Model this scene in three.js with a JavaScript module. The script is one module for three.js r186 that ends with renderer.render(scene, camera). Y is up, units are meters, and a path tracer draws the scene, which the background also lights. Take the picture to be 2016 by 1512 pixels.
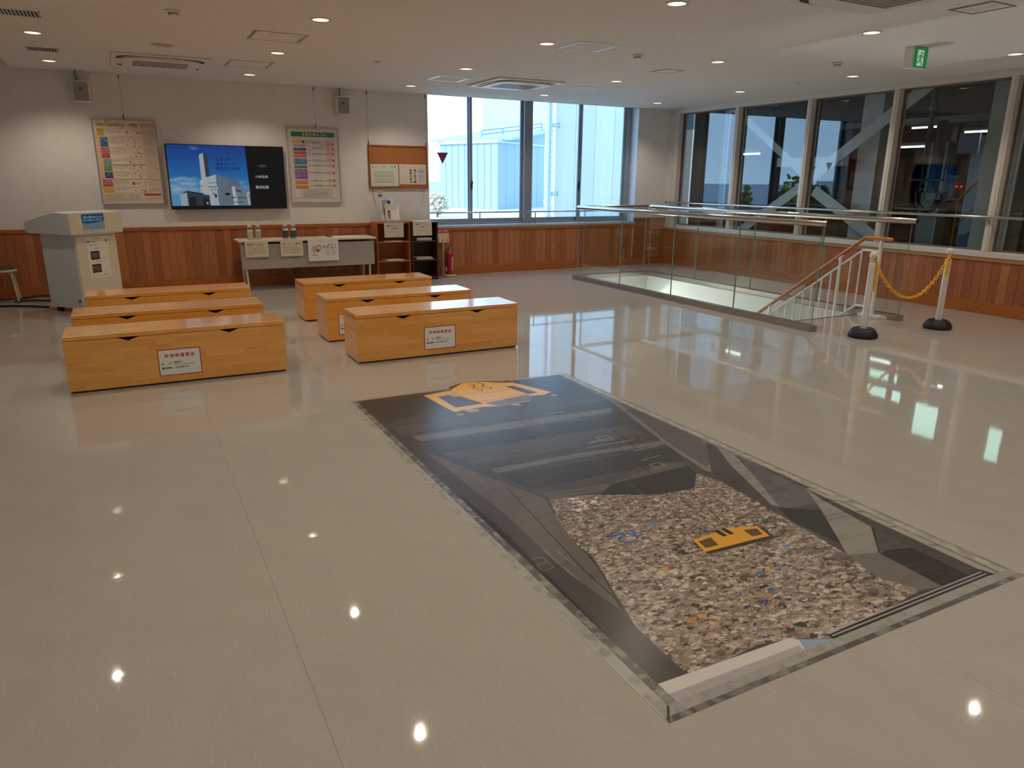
import * as THREE from 'three';
import { mergeGeometries, toCreasedNormals } from 'three/addons/utils/BufferGeometryUtils.js';
import { RoundedBoxGeometry } from 'three/addons/geometries/RoundedBoxGeometry.js';
import { RectAreaLightUniformsLib } from 'three/addons/lights/RectAreaLightUniformsLib.js';
import { createNoise2D } from 'simplex-noise';

// ------------------------------------------------------------------ camera, sky, sun, exposure
const scene = new THREE.Scene();
const renderer = new THREE.WebGLRenderer({ antialias: true });
renderer.toneMapping = THREE.LinearToneMapping;
renderer.toneMappingExposure = 1.14;
renderer.shadowMap.enabled = true;
RectAreaLightUniformsLib.init();

const camera = new THREE.PerspectiveCamera(2 * Math.atan(756 / 1426.15) * 180 / Math.PI, 2016 / 1512, 0.05, 4000);
{
  const yaw = 0.484462, pitch = -0.27446, roll = 0.008619;
  const f = new THREE.Vector3(Math.sin(yaw) * Math.cos(pitch), Math.sin(pitch), -Math.cos(yaw) * Math.cos(pitch));
  const r = new THREE.Vector3(Math.cos(yaw), 0, Math.sin(yaw));
  const u = new THREE.Vector3().crossVectors(r, f);
  const r2 = r.clone().multiplyScalar(Math.cos(roll)).addScaledVector(u, Math.sin(roll));
  const u2 = u.clone().multiplyScalar(Math.cos(roll)).addScaledVector(r, -Math.sin(roll));
  const m = new THREE.Matrix4().makeBasis(r2, u2, f.clone().negate());
  camera.quaternion.setFromRotationMatrix(m);
  camera.position.set(-8.8363, 1.47, 10.8047);
}
scene.add(camera);

// clear autumn sky: paler towards the horizon, the same all round
{
  const W = 64, Hh = 256, d = new Float32Array(W * Hh * 4);
  for (let j = 0; j < Hh; j++) {
    const el = ((j + 0.5) / Hh - 0.5) * Math.PI, t = Math.pow(Math.max(0, Math.sin(el)), 0.6);
    const c = [2.0 + (0.6 - 2.0) * t, 3.35 + (1.6 - 3.35) * t, 4.8 + (3.3 - 4.8) * t];
    for (let i = 0; i < W; i++) d.set([c[0], c[1], c[2], 1], (j * W + i) * 4);
  }
  const t = new THREE.DataTexture(d, W, Hh, THREE.RGBAFormat, THREE.FloatType);
  t.mapping = THREE.EquirectangularReflectionMapping; t.magFilter = THREE.LinearFilter; t.needsUpdate = true;
  scene.background = t;
}
const sun = new THREE.DirectionalLight(new THREE.Color(1, 0.93, 0.82), 3.2);
sun.position.set(-40, 36, -4.5); sun.target.position.set(0, 0, -6); sun.castShadow = true;
Object.assign(sun.shadow.camera, { left: -60, right: 60, top: 60, bottom: -60, near: 1, far: 160 });
sun.shadow.mapSize.set(2048, 2048);
scene.add(sun, sun.target);

// ------------------------------------------------------------------ helpers
const LAMP_I = 2.35;                    // candela of one downlight
const H = 2.685;                       // ceiling height
let seed = 7;
const rnd = () => { seed = (seed * 1664525 + 1013904223) >>> 0; return seed / 4294967296; };
const rr = (a, b) => a + (b - a) * rnd();
const n2 = createNoise2D(rnd);
const V = (x, y, z) => new THREE.Vector3(x, y, z);
const used = {};
const numbered = (n) => { const k = used[n] = (used[n] ?? -1) + 1; return k ? n + '_' + String(k).padStart(3, '0') : n; };
function uvMetres(g, ox = 0, oy = 0) {          // uv in metres by the way each face points
  const p = g.attributes.position, n = g.attributes.normal, a = new Float32Array(p.count * 2);
  for (let i = 0; i < p.count; i++) {
    const x = Math.abs(n.getX(i)), y = Math.abs(n.getY(i)), z = Math.abs(n.getZ(i));
    const uv = x >= y && x >= z ? [p.getZ(i), p.getY(i)] : y >= z ? [p.getX(i), p.getZ(i)] : [p.getX(i), p.getY(i)];
    a[2 * i] = uv[0] + ox; a[2 * i + 1] = uv[1] + oy;
  }
  g.setAttribute('uv', new THREE.BufferAttribute(a, 2));
  return g;
}
const box = (x0, x1, y0, y1, z0, z1) => uvMetres(new THREE.BoxGeometry(x1 - x0, y1 - y0, z1 - z0).translate((x0 + x1) / 2, (y0 + y1) / 2, (z0 + z1) / 2));
const rbox = (x0, x1, y0, y1, z0, z1, r = 0.004, seg = 2) => uvMetres(new RoundedBoxGeometry(x1 - x0, y1 - y0, z1 - z0, seg, Math.min(r, (x1 - x0) / 2.1, (y1 - y0) / 2.1, (z1 - z0) / 2.1)).translate((x0 + x1) / 2, (y0 + y1) / 2, (z0 + z1) / 2));
const cyl = (r0, r1, h, seg = 24, open = false) => new THREE.CylinderGeometry(r0, r1, h, seg, 1, open);
function rod(a, b, r, seg = 12, r2 = r) {
  const d = new THREE.Vector3().subVectors(b, a), g = new THREE.CylinderGeometry(r2, r, d.length(), seg);
  return g.applyQuaternion(new THREE.Quaternion().setFromUnitVectors(V(0, 1, 0), d.clone().normalize())).translate((a.x + b.x) / 2, (a.y + b.y) / 2, (a.z + b.z) / 2);
}
function beam(a, b, w, h, up = V(0, 1, 0)) {      // rectangular bar from a to b
  const d = new THREE.Vector3().subVectors(b, a), L = d.length(), z = d.clone().normalize();
  const x = new THREE.Vector3().crossVectors(up, z).normalize(), y = new THREE.Vector3().crossVectors(z, x);
  return uvMetres(new THREE.BoxGeometry(w, h, L)).applyMatrix4(new THREE.Matrix4().makeBasis(x, y, z).setPosition((a.x + b.x) / 2, (a.y + b.y) / 2, (a.z + b.z) / 2));
}
const tube = (pts, r, seg = 40, rs = 10, tension = 0.5) => new THREE.TubeGeometry(new THREE.CatmullRomCurve3(pts, false, 'catmullrom', tension), seg, r, rs);
function pathTube(pts, r, rs = 12) {             // straight pieces with short bends
  const c = new THREE.CurvePath();
  for (let i = 0; i + 1 < pts.length; i++) c.add(new THREE.LineCurve3(pts[i], pts[i + 1]));
  return new THREE.TubeGeometry(c, Math.max(8, (pts.length - 1) * 8), r, rs);
}
const lathe = (pts, seg = 28) => new THREE.LatheGeometry(pts.map(([x, y]) => new THREE.Vector2(x, y)), seg);
const extr = (pts, depth, bevel = 0, holes = []) => {
  const s = new THREE.Shape(pts.map(([x, y]) => new THREE.Vector2(x, y)));
  for (const h of holes) s.holes.push(new THREE.Path(h.map(([x, y]) => new THREE.Vector2(x, y))));
  return uvMetres(new THREE.ExtrudeGeometry(s, { depth, bevelEnabled: bevel > 0, bevelSize: bevel, bevelThickness: bevel, bevelSegments: 2, curveSegments: 16 }));
};
const clean = (g) => { const o = g.index ? g.toNonIndexed() : g; for (const k of Object.keys(o.attributes)) if (!['position', 'normal', 'uv'].includes(k)) o.deleteAttribute(k); o.clearGroups(); return o; };
const merge = (gs) => Array.isArray(gs) ? (gs.length === 1 ? gs[0] : mergeGeometries(gs.map(clean))) : gs;
function mesh(name, gs, mat, parent) {           // one named mesh; children share plain names
  const m = new THREE.Mesh(merge(gs), mat);
  m.name = numbered(name); m.castShadow = m.receiveShadow = true;
  (parent ?? scene).add(m);
  return m;
}
function thing(name, label, category, [x, y, z] = [0, 0, 0], turn = 0, group) {
  const o = new THREE.Group(); o.name = numbered(name); o.position.set(x, y, z); o.rotation.y = turn;
  o.userData = { label, category }; if (group) o.userData.group = group;
  scene.add(o); return o;
}
const tag = (o, label, category, group) => { o.userData = { ...o.userData, label, category }; if (group) o.userData.group = group; return o; };
const struct = (o, label, category) => { o.userData.kind = 'structure'; if (label) o.userData.label = label; if (category) o.userData.category = category; return o; };
function setting(name, label) { const o = new THREE.Group(); o.name = name; scene.add(o); return struct(o, label); }

// ------------------------------------------------------------------ textures
function canvas(w, h, draw) { const c = document.createElement('canvas'); c.width = w; c.height = h; draw(c.getContext('2d'), w, h); return c; }
function tex(c, rep, srgb = true) {
  const t = new THREE.CanvasTexture(c); if (srgb) t.colorSpace = THREE.SRGBColorSpace;
  t.wrapS = t.wrapT = rep ? THREE.RepeatWrapping : THREE.ClampToEdgeWrapping;
  if (rep) t.repeat.set(rep[0], rep[1]); t.magFilter = THREE.LinearFilter; return t;
}
function dataTex(w, h, fn, rep, srgb = true) {
  const d = new Uint8Array(w * h * 4);
  for (let j = 0; j < h; j++) for (let i = 0; i < w; i++) { const c = fn(i / w, j / h); d.set([c[0], c[1], c[2], 255], (j * w + i) * 4); }
  const t = new THREE.DataTexture(d, w, h); if (srgb) t.colorSpace = THREE.SRGBColorSpace;
  t.wrapS = t.wrapT = THREE.RepeatWrapping; if (rep) t.repeat.set(rep[0], rep[1]); t.magFilter = THREE.LinearFilter; t.needsUpdate = true; return t;
}
const TAU = Math.PI * 2;
const tn = (u, v, fx, fy, s = 0) => {            // noise that repeats over the unit square
  const x = u * fx, y = v * fy, m = (a) => a;
  const a = n2(m(x) + s, y), b = n2(x - fx + s, y), c = n2(x + s, y - fy), d = n2(x - fx + s, y - fy);
  return (a * (1 - u) + b * u) * (1 - v) + (c * (1 - u) + d * u) * v;
};
const clamp255 = (v) => Math.max(0, Math.min(255, v));
const S = (hex, o = {}) => new THREE.MeshStandardMaterial({ color: hex, roughness: 0.6, ...o });
const P = (hex, o = {}) => new THREE.MeshPhysicalMaterial({ color: hex, roughness: 0.6, ...o });

// vinyl floor: beige with short flecks along the sheet
const floorMap = tex(canvas(1024, 1024, (c, w, h) => {
  c.fillStyle = '#aea8a0'; c.fillRect(0, 0, w, h);
  const id = c.getImageData(0, 0, w, h);
  for (let j = 0; j < h; j++) for (let i = 0; i < w; i++) {
    const k = (j * w + i) * 4, v = 2.5 * tn(i / w, j / h, 6, 4) + 2 * tn(i / w, j / h, 170, 30, 9) + rr(-4, 4);
    for (let q = 0; q < 3; q++) id.data[k + q] = clamp255(id.data[k + q] + v);
  }
  c.putImageData(id, 0, 0);
  for (let k = 0; k < 3800; k++) {
    const x = rnd() * w, y = rnd() * h, L = rr(5, 26), lt = rnd() < 0.62;
    c.strokeStyle = lt ? `rgba(236,226,208,${rr(0.08, 0.3)})` : `rgba(120,100,80,${rr(0.05, 0.16)})`; c.lineWidth = rr(0.6, 1.3);
    c.beginPath(); c.moveTo(x, y); c.lineTo(x + rr(-1.5, 1.5), y + L); c.stroke();
  }
}), [1 / 1.4, 1 / 1.4]);
const floorBump = dataTex(512, 512, (u, v) => {
  const h = 128 + 62 * tn(u, v, 9, 14) + 34 * tn(u, v, 22, 40, 5) + 11 * tn(u, v, 70, 120, 11); return [h, h, h];
}, [1 / 1.5, 1 / 1.5], false);
const floorRough = dataTex(256, 256, (u, v) => { const h = clamp255(150 + 60 * tn(u, v, 4, 4, 3) + 30 * tn(u, v, 24, 24, 8)); return [h, h, h]; }, [1 / 2.6, 1 / 2.6], false);

// vertical cedar-like boards: long grain with cathedral arches; uv in metres, v along the board
const boardMap = dataTex(1024, 512, (u, v) => {
  const X = u * 2.0, Y = v * 1.0;
  const warp = 0.03 * tn(u, v, 18, 1.6) + 0.006 * tn(u, v, 60, 5, 4);
  const ring = Math.sin((X + warp) * TAU * 105 + 4 * tn(u, v, 14, 1, 17)), broad = tn(u, v, 22, 2, 41), fine = tn(u, v, 500, 9, 31), mid = tn(u, v, 130, 3, 57);
  const g = Math.pow(Math.max(0, ring), 1.6) * (0.35 + 0.65 * Math.max(0, broad + 0.35)) + 0.4 * Math.max(0, mid - 0.2);
  const t = 1 - 0.26 * g + 0.06 * fine + 0.10 * broad;
  return [clamp255(206 * t), clamp255(143 * (t - 0.06 * g)), clamp255(97 * (t - 0.09 * g))];
}, [1 / 2, 1]);
// edge-glued pine panels: staves 42 mm high with finger-jointed lengths, grain along u
function staveCanvas(sd, base) {
  seed = sd;
  return canvas(1536, 512, (c, w, h) => {
    const rows = 10, rh = h / rows;
    for (let r = 0; r < rows; r++) {
      let x = -rr(0, 300);
      while (x < w) {
        const L = rr(150, 560), k = rr(-9, 7), kk = rr(-5, 1);
        c.fillStyle = `rgb(${base[0] + k},${base[1] + k + kk},${base[2] + k * 0.8 + kk})`; c.fillRect(x, r * rh, L, rh + 0.5);
        for (let s = 0; s < 26; s++) {
          const y = r * rh + rnd() * rh, a = rr(0.04, 0.2); c.strokeStyle = rnd() < 0.7 ? `rgba(150,86,30,${a})` : `rgba(255,214,150,${a * 0.8})`; c.lineWidth = rr(0.6, 2);
          c.save(); c.beginPath(); c.rect(x, r * rh, L, rh); c.clip(); c.beginPath(); c.moveTo(x, y); c.bezierCurveTo(x + L * 0.3, y + rr(-5, 5), x + L * 0.7, y + rr(-5, 5), x + L, y + rr(-6, 6)); c.stroke(); c.restore();
        }
        if (rnd() < 0.12) { c.fillStyle = 'rgba(120,62,22,.35)'; c.beginPath(); c.ellipse(x + L * rnd(), r * rh + rh * rr(0.3, 0.7), 7, 3, 0, 0, TAU); c.fill(); }
        c.fillStyle = 'rgba(120,66,22,.28)'; c.fillRect(x, r * rh, 1.3, rh);
        x += L;
      }
      c.fillStyle = 'rgba(120,66,22,.22)'; c.fillRect(0, r * rh, w, 1.2);
    }
  });
}
const pineA = tex(staveCanvas(101, [246, 180, 88]), [1 / 1.26, 1 / 0.42]);
const pineB = tex(staveCanvas(207, [243, 175, 84]), [1 / 1.26, 1 / 0.42]);
seed = 33;
const speckle = dataTex(512, 512, (u, v) => { let t = 232 + 5 * tn(u, v, 12, 12) + rr(-5, 5); if (rnd() < 0.006) t -= rr(25, 70); return [t, t - 2, t - 6]; }, [1 / 1.1, 1 / 1.1]);
const wallMap = dataTex(256, 256, (u, v) => { const t = 233 + 3 * tn(u, v, 6, 6) + rr(-3, 3); return [t, t - 3, t - 8]; }, [1 / 1.2, 1 / 1.2]);
const wallBump = dataTex(256, 256, () => { const t = rr(90, 165); return [t, t, t]; }, [1 / 0.5, 1 / 0.5], false);
const corkMap = dataTex(256, 256, (u, v) => { const k = rr(-22, 20) + 8 * tn(u, v, 30, 30); return [clamp255(176 + k), clamp255(112 + k * 0.9), clamp255(64 + k * 0.8)]; }, [1 / 0.4, 1 / 0.4]);
const oakMap = dataTex(512, 256, (u, v) => {
  const g = Math.max(0, Math.sin((v + 0.06 * tn(u, v, 3, 5)) * TAU * 22)) * 0.16 + 0.06 * tn(u, v, 6, 140, 3), t = 1 - g;
  return [clamp255(205 * t), clamp255(150 * t), clamp255(96 * t)];
}, [1 / 1.2, 1 / 0.4]);

// ------------------------------------------------------------------ materials
const M = {
  floor: P(0xffffff, { map: floorMap, roughness: 0.06, roughnessMap: floorRough, bumpMap: floorBump, bumpScale: 0.00009, ior: 1.5 }),
  floorUnder: S(0x6b625a),
  wall: S(0xffffff, { map: wallMap, bumpMap: wallBump, bumpScale: 0.0003, roughness: 0.85 }),
  ceil: S(0xffffff, { map: speckle, roughness: 0.95 }),
  board: [0xefdacd, 0xe3c9ba, 0xd4b5a5, 0xf3dfcd, 0xdcc2b3].map((k) => P(k, { map: boardMap, roughness: 0.42 })),
  boardLight: S(0xfff2dd, { map: oakMap, roughness: 0.4 }),
  cap: P(0xe8b98c, { map: oakMap, roughness: 0.35 }),
  pine: P(0xffffff, { map: pineA, roughness: 0.3, clearcoat: 1, clearcoatRoughness: 0.1 }),
  pine2: P(0xffffff, { map: pineB, roughness: 0.3, clearcoat: 1, clearcoatRoughness: 0.1 }),
  rubber: S(0x14140f, { roughness: 0.7 }),
  black: S(0x0c0c0e, { roughness: 0.45 }),
  blackHole: S(0x0a0806, { roughness: 0.9 }),
  whiteMetal: P(0xe6e2dc, { roughness: 0.35 }),
  frameWhite: P(0xdcd4ca, { roughness: 0.45 }),
  alu: P(0xb9bcc0, { roughness: 0.32, metalness: 0.75 }),
  aluFrame: P(0x9aa3ad, { roughness: 0.4, metalness: 0.35 }),
  steel: P(0xc9c3bb, { roughness: 0.16, metalness: 1 }),
  steelSoft: P(0xb6aea6, { roughness: 0.28, metalness: 1 }),
  glass: P(0xffffff, { roughness: 0, transmission: 1, thickness: 0, ior: 1.52 }),
  railGlass: P(0xf7fbf9, { roughness: 0, transmission: 1, thickness: 0, ior: 1.5 }),
  glassEdge: P(0x7f9c94, { roughness: 0.15 }),
  beech: P(0xf4cda0, { map: oakMap, roughness: 0.35 }),
  plastic: P(0xe9e6df, { roughness: 0.4 }),
  plasticCool: P(0xd9dad8, { roughness: 0.5 }),
  paper: S(0xf1ece2, { roughness: 0.8 }),
  dark: S(0x2a2624, { roughness: 0.6 }),
};

// ------------------------------------------------------------------ lettering: brush strokes on a 10 x 10 grid (x y pairs), for the Japanese writing on signs, screen and papers
const GLYPH = {
  糸: '503263 7135 3585 5559 3719 7799', 魚: '4022 417153 2327 238387 5357 2585 2787 1809 4849 6869 8899', 川: '202519 5158 8089', 市: '5051 1292 2427 248487 5259',
  清: '1122 0415 0926 4191 6065 4393 3595 4649 468689 4787 4888', 掃: '2029 0333 0637 408084 4282 4484 3536 359596 4749 478789 6569', セ: '149375 404898', ン: '1233 195792', タ: '4014 41816629 3466', ー: '0595',
  施: '2021 0242 221609 244439 6052 6191 549396 7277 63689998', 設: '1131 0343 0545 1737391917 606254 60808393 559559 6699', 紹: '201233 4115 0545 2529 1708 3748 509084 7054 5696995956', 介: '5005 5095 343629 6469',
  映: '0131380801 0535 529295 5255 4595 7075 7549 7599', 像: '2004 1319 5042 518172 4292944442 6446 6579 6648 7759 9575 7699', 一: '0595', 般: '2011 1209 123239 0535 2333 2628 606254 60808393 559559 6699',
  用: '1109 118189 1484 1686 4149', 小: '505948 2306 7396', 学: '1122 4052 8162 0305 039395 347456 565949 0797', 生: '2013 2282 5059 1585 0898', 建: '41818444 3393 4585 3797 6068 0131153509 063899',
  記: '1131 0343 0545 1737391917 51919454 54599997', 録: '2003 2043 1333 0545 2339 0718 4738 0949 518183 5383 4494 747969 5566 5968 9576 9978',
  非: '303519 0232 0444 0636 6069 6292 6494 6696', 常: '5052 2132 8172 0305 039395 3474763634 2729 278789 5659', 時: '0131380801 0535 6064 4292 4494 4696 858979 5868', 備: '2004 1319 4191 5053 8083 3393 4339 559599 5559 5797 7579',
  蓄: '0191 3032 7072 5253 1393 634576 2686892926 5659 2787', 品: '3070743430 0545490905 5595995955', 名: '4014 418126 3354 3585893935', 飲: '2003 2043 1333361613 1434 1619 1938 6053 629284 737549 7599', 料: '0112 4132 0444 2029 2407 2447 5162 5465 4796 8089',
  水: '505949 034308 9174 5499', ペ: '063398 8090918180', ッ: '2435 4355 837749', ト: '4049 4386', ボ: '0393 5059 2617 7687 7182 9091', ル: '313519 616996', 本: '0292 5059 5208 5298 3777', '×': '2288 8228',
  賞: '5051 2132 8172 0204 029294 3373743433 2585882825 2686 2787 3919 7899', 味: '0232370702 5292 4595 7079 7549 7599', 期: '0141 1016 3036 1333 1434 0646 1709 3748 6159 619199 6393 6595', 限: '0109 0131243617 51919555 5393 515978 6599 9577',
  年: '3013 2292 2484 2426 0696 5259', 月: '2119 218189 2484 2686', 家: '5051 0204 029294 2474 5426 456859 5618 6729 8566 6699', 庭: '5051 1191 1109 2343263629 3799 8263 5595 7277 5787', ご: '2272 263888 7081 9091', み: '12523718164597 8469',
  の: '524728153261948769', 分: '4004 6094 25757959 4519', け: '1119 4393 717659', 方: '5051 0292 44847959 4219', 覧: '0005 0040 0343 2023 0545 6052 6191 6383 2676792926 2777 3819 6899', 表: '1181 1383 0595 5055 5518 3539 3957 5599 8667',
  焼: '0314 4334 202509 2549 7073 5292 5454 4494 8486 4696 6659 868999', 却: '0242 2025 0545 250948 3749 61919787 6169', 灰: '0191 2109 3446 8475 636639 6699', 主: '4152 1383 1686 0999 5359', 飛: '11617596 8173 8475 3308 2494 4449 16667999',
  ば: '1119 3383 717859486799 9091', い: '121738 7396', じ: '31375987 6172 8192', ん: '5019456996', パ: '3319 6399 8090918180', フ: '11917639', レ: '212994', 消: '1122 0415 0926 6064 4152 9182 4449 449499 4696 4797', 火: '2314 8273 505519 5599',
  器: '0030330300 6090936360 0636390906 6696996966 0595 5345 5497', 最: '2080832320 2181 0494 1419 4449 1646 0949 559559 6699', 後: '3003 3305 1519 604264 8146 5648 568649 5699', に: '1119 4383 475898', ギ: '0383 0686 4059 7182 9091', ュ: '256568 0898',
  と: '3044 8235274999', ひ: '02421649767295', し: '20275996', ぼ: '1119 3282 3585 717859486799 9091', り: '1115 717649', 切: '0544 212848 51919879 7159', 協: '0444 2029 51818473 6154 4575 5549 8575 7589', 力: '13838869 505419', を: '1171 50155557 93374999',
  号: '2070732320 0595 3537877959', 自: '5042 2282892922 2484 2686', 由: '1383891913 5059 1686', お: '0262 3038181664968869 7192', 取: '0141 1119 3139 1333 1535 0948 529259 5499', く: '702579', だ: '0252 3019 5585 5899 7081 9091', さ: '1282 5075 263989',
  '（': '6245 4569', '）': '3254 5439', '・': '4555', '：': '4344 4647', '。': '1828291918', 出: '5059 2024 248480 1519 198985',
};
function write(c, text, x, y, s, color, weight = 0.1, gap = 1.06) {   // x, y: top left of the first character; s: height
  c.save(); c.strokeStyle = color; c.fillStyle = color; c.lineWidth = Math.max(0.8, s * weight); c.lineCap = 'round'; c.lineJoin = 'round';
  let px = x;
  for (const ch of text) {
    if (ch === ' ') { px += s * 0.5; continue; }
    const g = GLYPH[ch];
    if (g) {
      for (const st of g.split(' ')) { c.beginPath(); for (let k = 0; k < st.length; k += 2) { const a = px + (st.charCodeAt(k) - 47.5) / 10 * s * 0.98, b = y + (st.charCodeAt(k + 1) - 47.5) / 10 * s; k ? c.lineTo(a, b) : c.moveTo(a, b); } c.stroke(); }
      px += s * gap;
    } else { c.font = `bold ${s * 1.05}px sans-serif`; c.textBaseline = 'alphabetic'; c.fillText(ch, px, y + s * 0.95); px += c.measureText(ch).width + s * 0.06; }
  }
  c.restore(); return px - x;
}
function fineprint(c, x, y, w, rows, lh, color, dens = 0.8) {         // print too small to read: broken short strokes
  c.fillStyle = color;
  for (let r = 0; r < rows; r++) {
    const end = x + w * (r === rows - 1 ? rr(0.35, 0.8) : rr(0.86, 1));
    for (let q = x; q < end;) { const L = rr(0.25, 0.6) * lh; if (rnd() < dens) { c.fillRect(q, y + r * lh + lh * rr(0.05, 0.18), L, lh * 0.13); c.fillRect(q + L * 0.3, y + r * lh + lh * 0.05, lh * 0.1, lh * 0.5); c.fillRect(q, y + r * lh + lh * rr(0.36, 0.5), L, lh * 0.11); } q += L + lh * 0.16; }
  }
}

const texTV = tex(canvas(1280, 720, (c, w, h) => {
  const g = c.createLinearGradient(0, 0, 0, h); g.addColorStop(0, '#1a4aa8'); g.addColorStop(0.45, '#2a7ac8'); g.addColorStop(0.8, '#62aadc'); c.fillStyle = g; c.fillRect(0, 0, 880, h);
  for (let k = 0; k < 260; k++) { const t = rnd(), x = t < 0.7 ? rr(0, 300) : rr(560, 880), y = rr(370, 560) + (t < 0.7 ? 0 : 30); c.fillStyle = `rgba(224,234,242,${rr(0.03, 0.13)})`; c.beginPath(); c.ellipse(x, y, rr(20, 70), rr(8, 26), 0, 0, TAU); c.fill(); }
  for (let k = 0; k < 30; k++) { c.fillStyle = `rgba(200,220,240,${rr(0.02, 0.07)})`; c.beginPath(); c.ellipse(rr(250, 330), rr(10, 50), rr(15, 40), rr(6, 14), 0, 0, TAU); c.fill(); }
  const poly = (col, ...p) => { c.fillStyle = col; c.beginPath(); p.forEach(([x, y], i) => (i ? c.lineTo(x, y) : c.moveTo(x, y))); c.fill(); };
  poly('#c6d0d2', [338, 110], [384, 84], [392, 380], [340, 380]); poly('#3f4c5c', [384, 84], [430, 108], [436, 380], [392, 380]);
  poly('#c8d2d6', [318, 400], [352, 386], [352, 640], [318, 600]); poly('#cbd5d9', [346, 380], [500, 330], [502, 660], [430, 690], [350, 640]);
  poly('#77889c', [500, 330], [640, 385], [700, 384], [760, 430], [764, 680], [502, 690]); poly('#6d7f94', [640, 392], [690, 376], [752, 410], [760, 520], [640, 500]);
  poly('#c2ced6', [420, 470], [498, 462], [512, 690], [430, 690]); poly('#d2dadf', [664, 470], [700, 462], [722, 690], [680, 690]);
  poly('#8495a8', [700, 462], [866, 520], [862, 690], [722, 690]); poly('#c4d0d8', [828, 540], [886, 526], [886, 556], [846, 560], [866, 690], [838, 690]);
  poly('#b7c4cc', [92, 560], [170, 540], [172, 700], [98, 700]); poly('#39465a', [170, 540], [330, 560], [410, 570], [414, 700], [172, 700]); poly('#26303f', [94, 556], [176, 520], [360, 552], [340, 562], [172, 540]);
  c.fillStyle = '#1c2430'; for (const [x, y, a, b] of [[190, 592, 70, 100], [336, 604, 60, 90], [440, 500, 10, 12], [480, 494, 10, 12], [322, 462, 8, 10], [336, 462, 8, 10], [588, 545, 50, 28], [470, 560, 22, 40], [456, 545, 14, 18]]) c.fillRect(x, y, a, b);
  for (let k = 0; k < 6; k++) { c.fillRect(708 + k * 11, 500 + k * 3, 7, 26); c.fillRect(730 + k * 15, 590 + k, 9, 16); c.fillRect(690 + k * 18, 646, 9, 14); }
  c.fillStyle = '#1c2430'; c.fillRect(660, 592, 16, 16); c.fillRect(684, 590, 16, 16); c.fillStyle = '#0f131a'; c.fillRect(0, 694, 890, 26); c.fillStyle = '#d5dde0'; c.fillRect(372, 650, 16, 26); c.fillRect(500, 476, 12, 28);
  c.fillStyle = '#1c2430'; c.fillRect(404, 425, 96, 5); c.fillRect(404, 470, 96, 6);
  write(c, '糸魚川市', 505, 130, 42, '#0b1f66', 0.09); write(c, '清掃センター', 507, 186, 42, '#0b1f66', 0.09); write(c, '施設紹介映像', 509, 240, 42, '#0b1f66', 0.09);
  c.fillStyle = '#0b0b12'; c.fillRect(868, 0, w - 868, h); c.fillStyle = '#0b0b12'; c.beginPath(); c.moveTo(852, 0); c.lineTo(870, 0); c.lineTo(870, 560); c.fill();
  write(c, '一般用', 968, 205, 36, '#777a80', 0.09); write(c, '小学生用', 938, 333, 37, '#e8e8e8', 0.1); write(c, '建設記録', 938, 456, 37, '#e8e8e8', 0.1);
}));
const texPosterA = tex(canvas(728, 1030, (c, w, h) => {
  c.fillStyle = '#ead9c4'; c.fillRect(0, 0, w, h); c.fillStyle = '#f0c39a'; c.fillRect(22, 180, 34, 560);
  fineprint(c, 30, 18, 90, 1, 14, '#444'); write(c, '糸魚川市', 138, 14, 17, '#333', 0.11);
  write(c, '家庭ごみの分け方', 36, 40, 42, '#3a2c10', 0.24, 0.98); write(c, '家庭ごみの分け方', 36, 40, 42, '#f0c531', 0.11, 0.98); write(c, '一覧表', 398, 42, 40, '#3a2c10', 0.24, 1); write(c, '一覧表', 398, 42, 40, '#f0c531', 0.11, 1);
  c.fillStyle = '#e2b59d'; c.fillRect(538, 30, 165, 60); fineprint(c, 548, 38, 150, 3, 15, '#a3523e');
  const rows = [[40, 108, 78, 92, '#e0b527'], [62, 212, 88, 118, '#2d6ea3'], [60, 338, 94, 128, '#c64b52'], [72, 478, 88, 62, '#7ba0a0'], [66, 544, 94, 84, '#6aa05a'], [66, 636, 94, 76, '#4b3f78'], [30, 730, 116, 88, '#d2555f'], [30, 828, 116, 62, '#e4b63c']];
  rows.forEach(([x, y, a, b, col], i) => {
    c.fillStyle = col; c.fillRect(x, y, a, b); fineprint(c, x + 8, y + 10, a - 16, Math.max(1, Math.floor(b / 30)), 24, i === 0 ? '#7a5a10' : '#f4efe4', 0.7);
    c.fillStyle = '#f1e4d2'; c.fillRect(x + a + 6, y, 550 - x - a, b); c.strokeStyle = '#c79a82'; c.lineWidth = 2; c.strokeRect(x + a + 6, y, 550 - x - a, b); c.strokeRect(566, y, 140, b);
    fineprint(c, x + a + 14, y + 8, 190, Math.floor(b / 22), 15, '#6b5342', 0.75); fineprint(c, 574, y + 8, 124, Math.floor(b / 15), 14, '#93604a', 0.8);
    for (let k = 0; k < 9; k++) { c.fillStyle = ['#5b4632', '#8a6a55', '#6f7f86', '#b98563', '#3d3a3a'][k % 5]; c.globalAlpha = 0.6; c.beginPath(); c.ellipse(rr(370, 545), y + rr(12, b - 10), rr(4, 16), rr(4, 11), rnd() * 3, 0, TAU); c.fill(); c.globalAlpha = 1; }
  });
  c.fillStyle = '#6a9a55'; c.fillRect(166, 542, 392, 8); c.fillStyle = '#b94750'; c.fillRect(30, 722, 670, 4); c.fillStyle = '#3f78a0'; c.beginPath(); c.arc(392, 775, 19, 0, TAU); c.fill();
  c.fillStyle = '#c23b4a'; c.fillRect(500, 900, 206, 28); fineprint(c, 512, 940, 190, 4, 18, '#c2848a', 0.8); fineprint(c, 30, 910, 440, 6, 17, '#9a5f3c', 0.85);
}));
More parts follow.
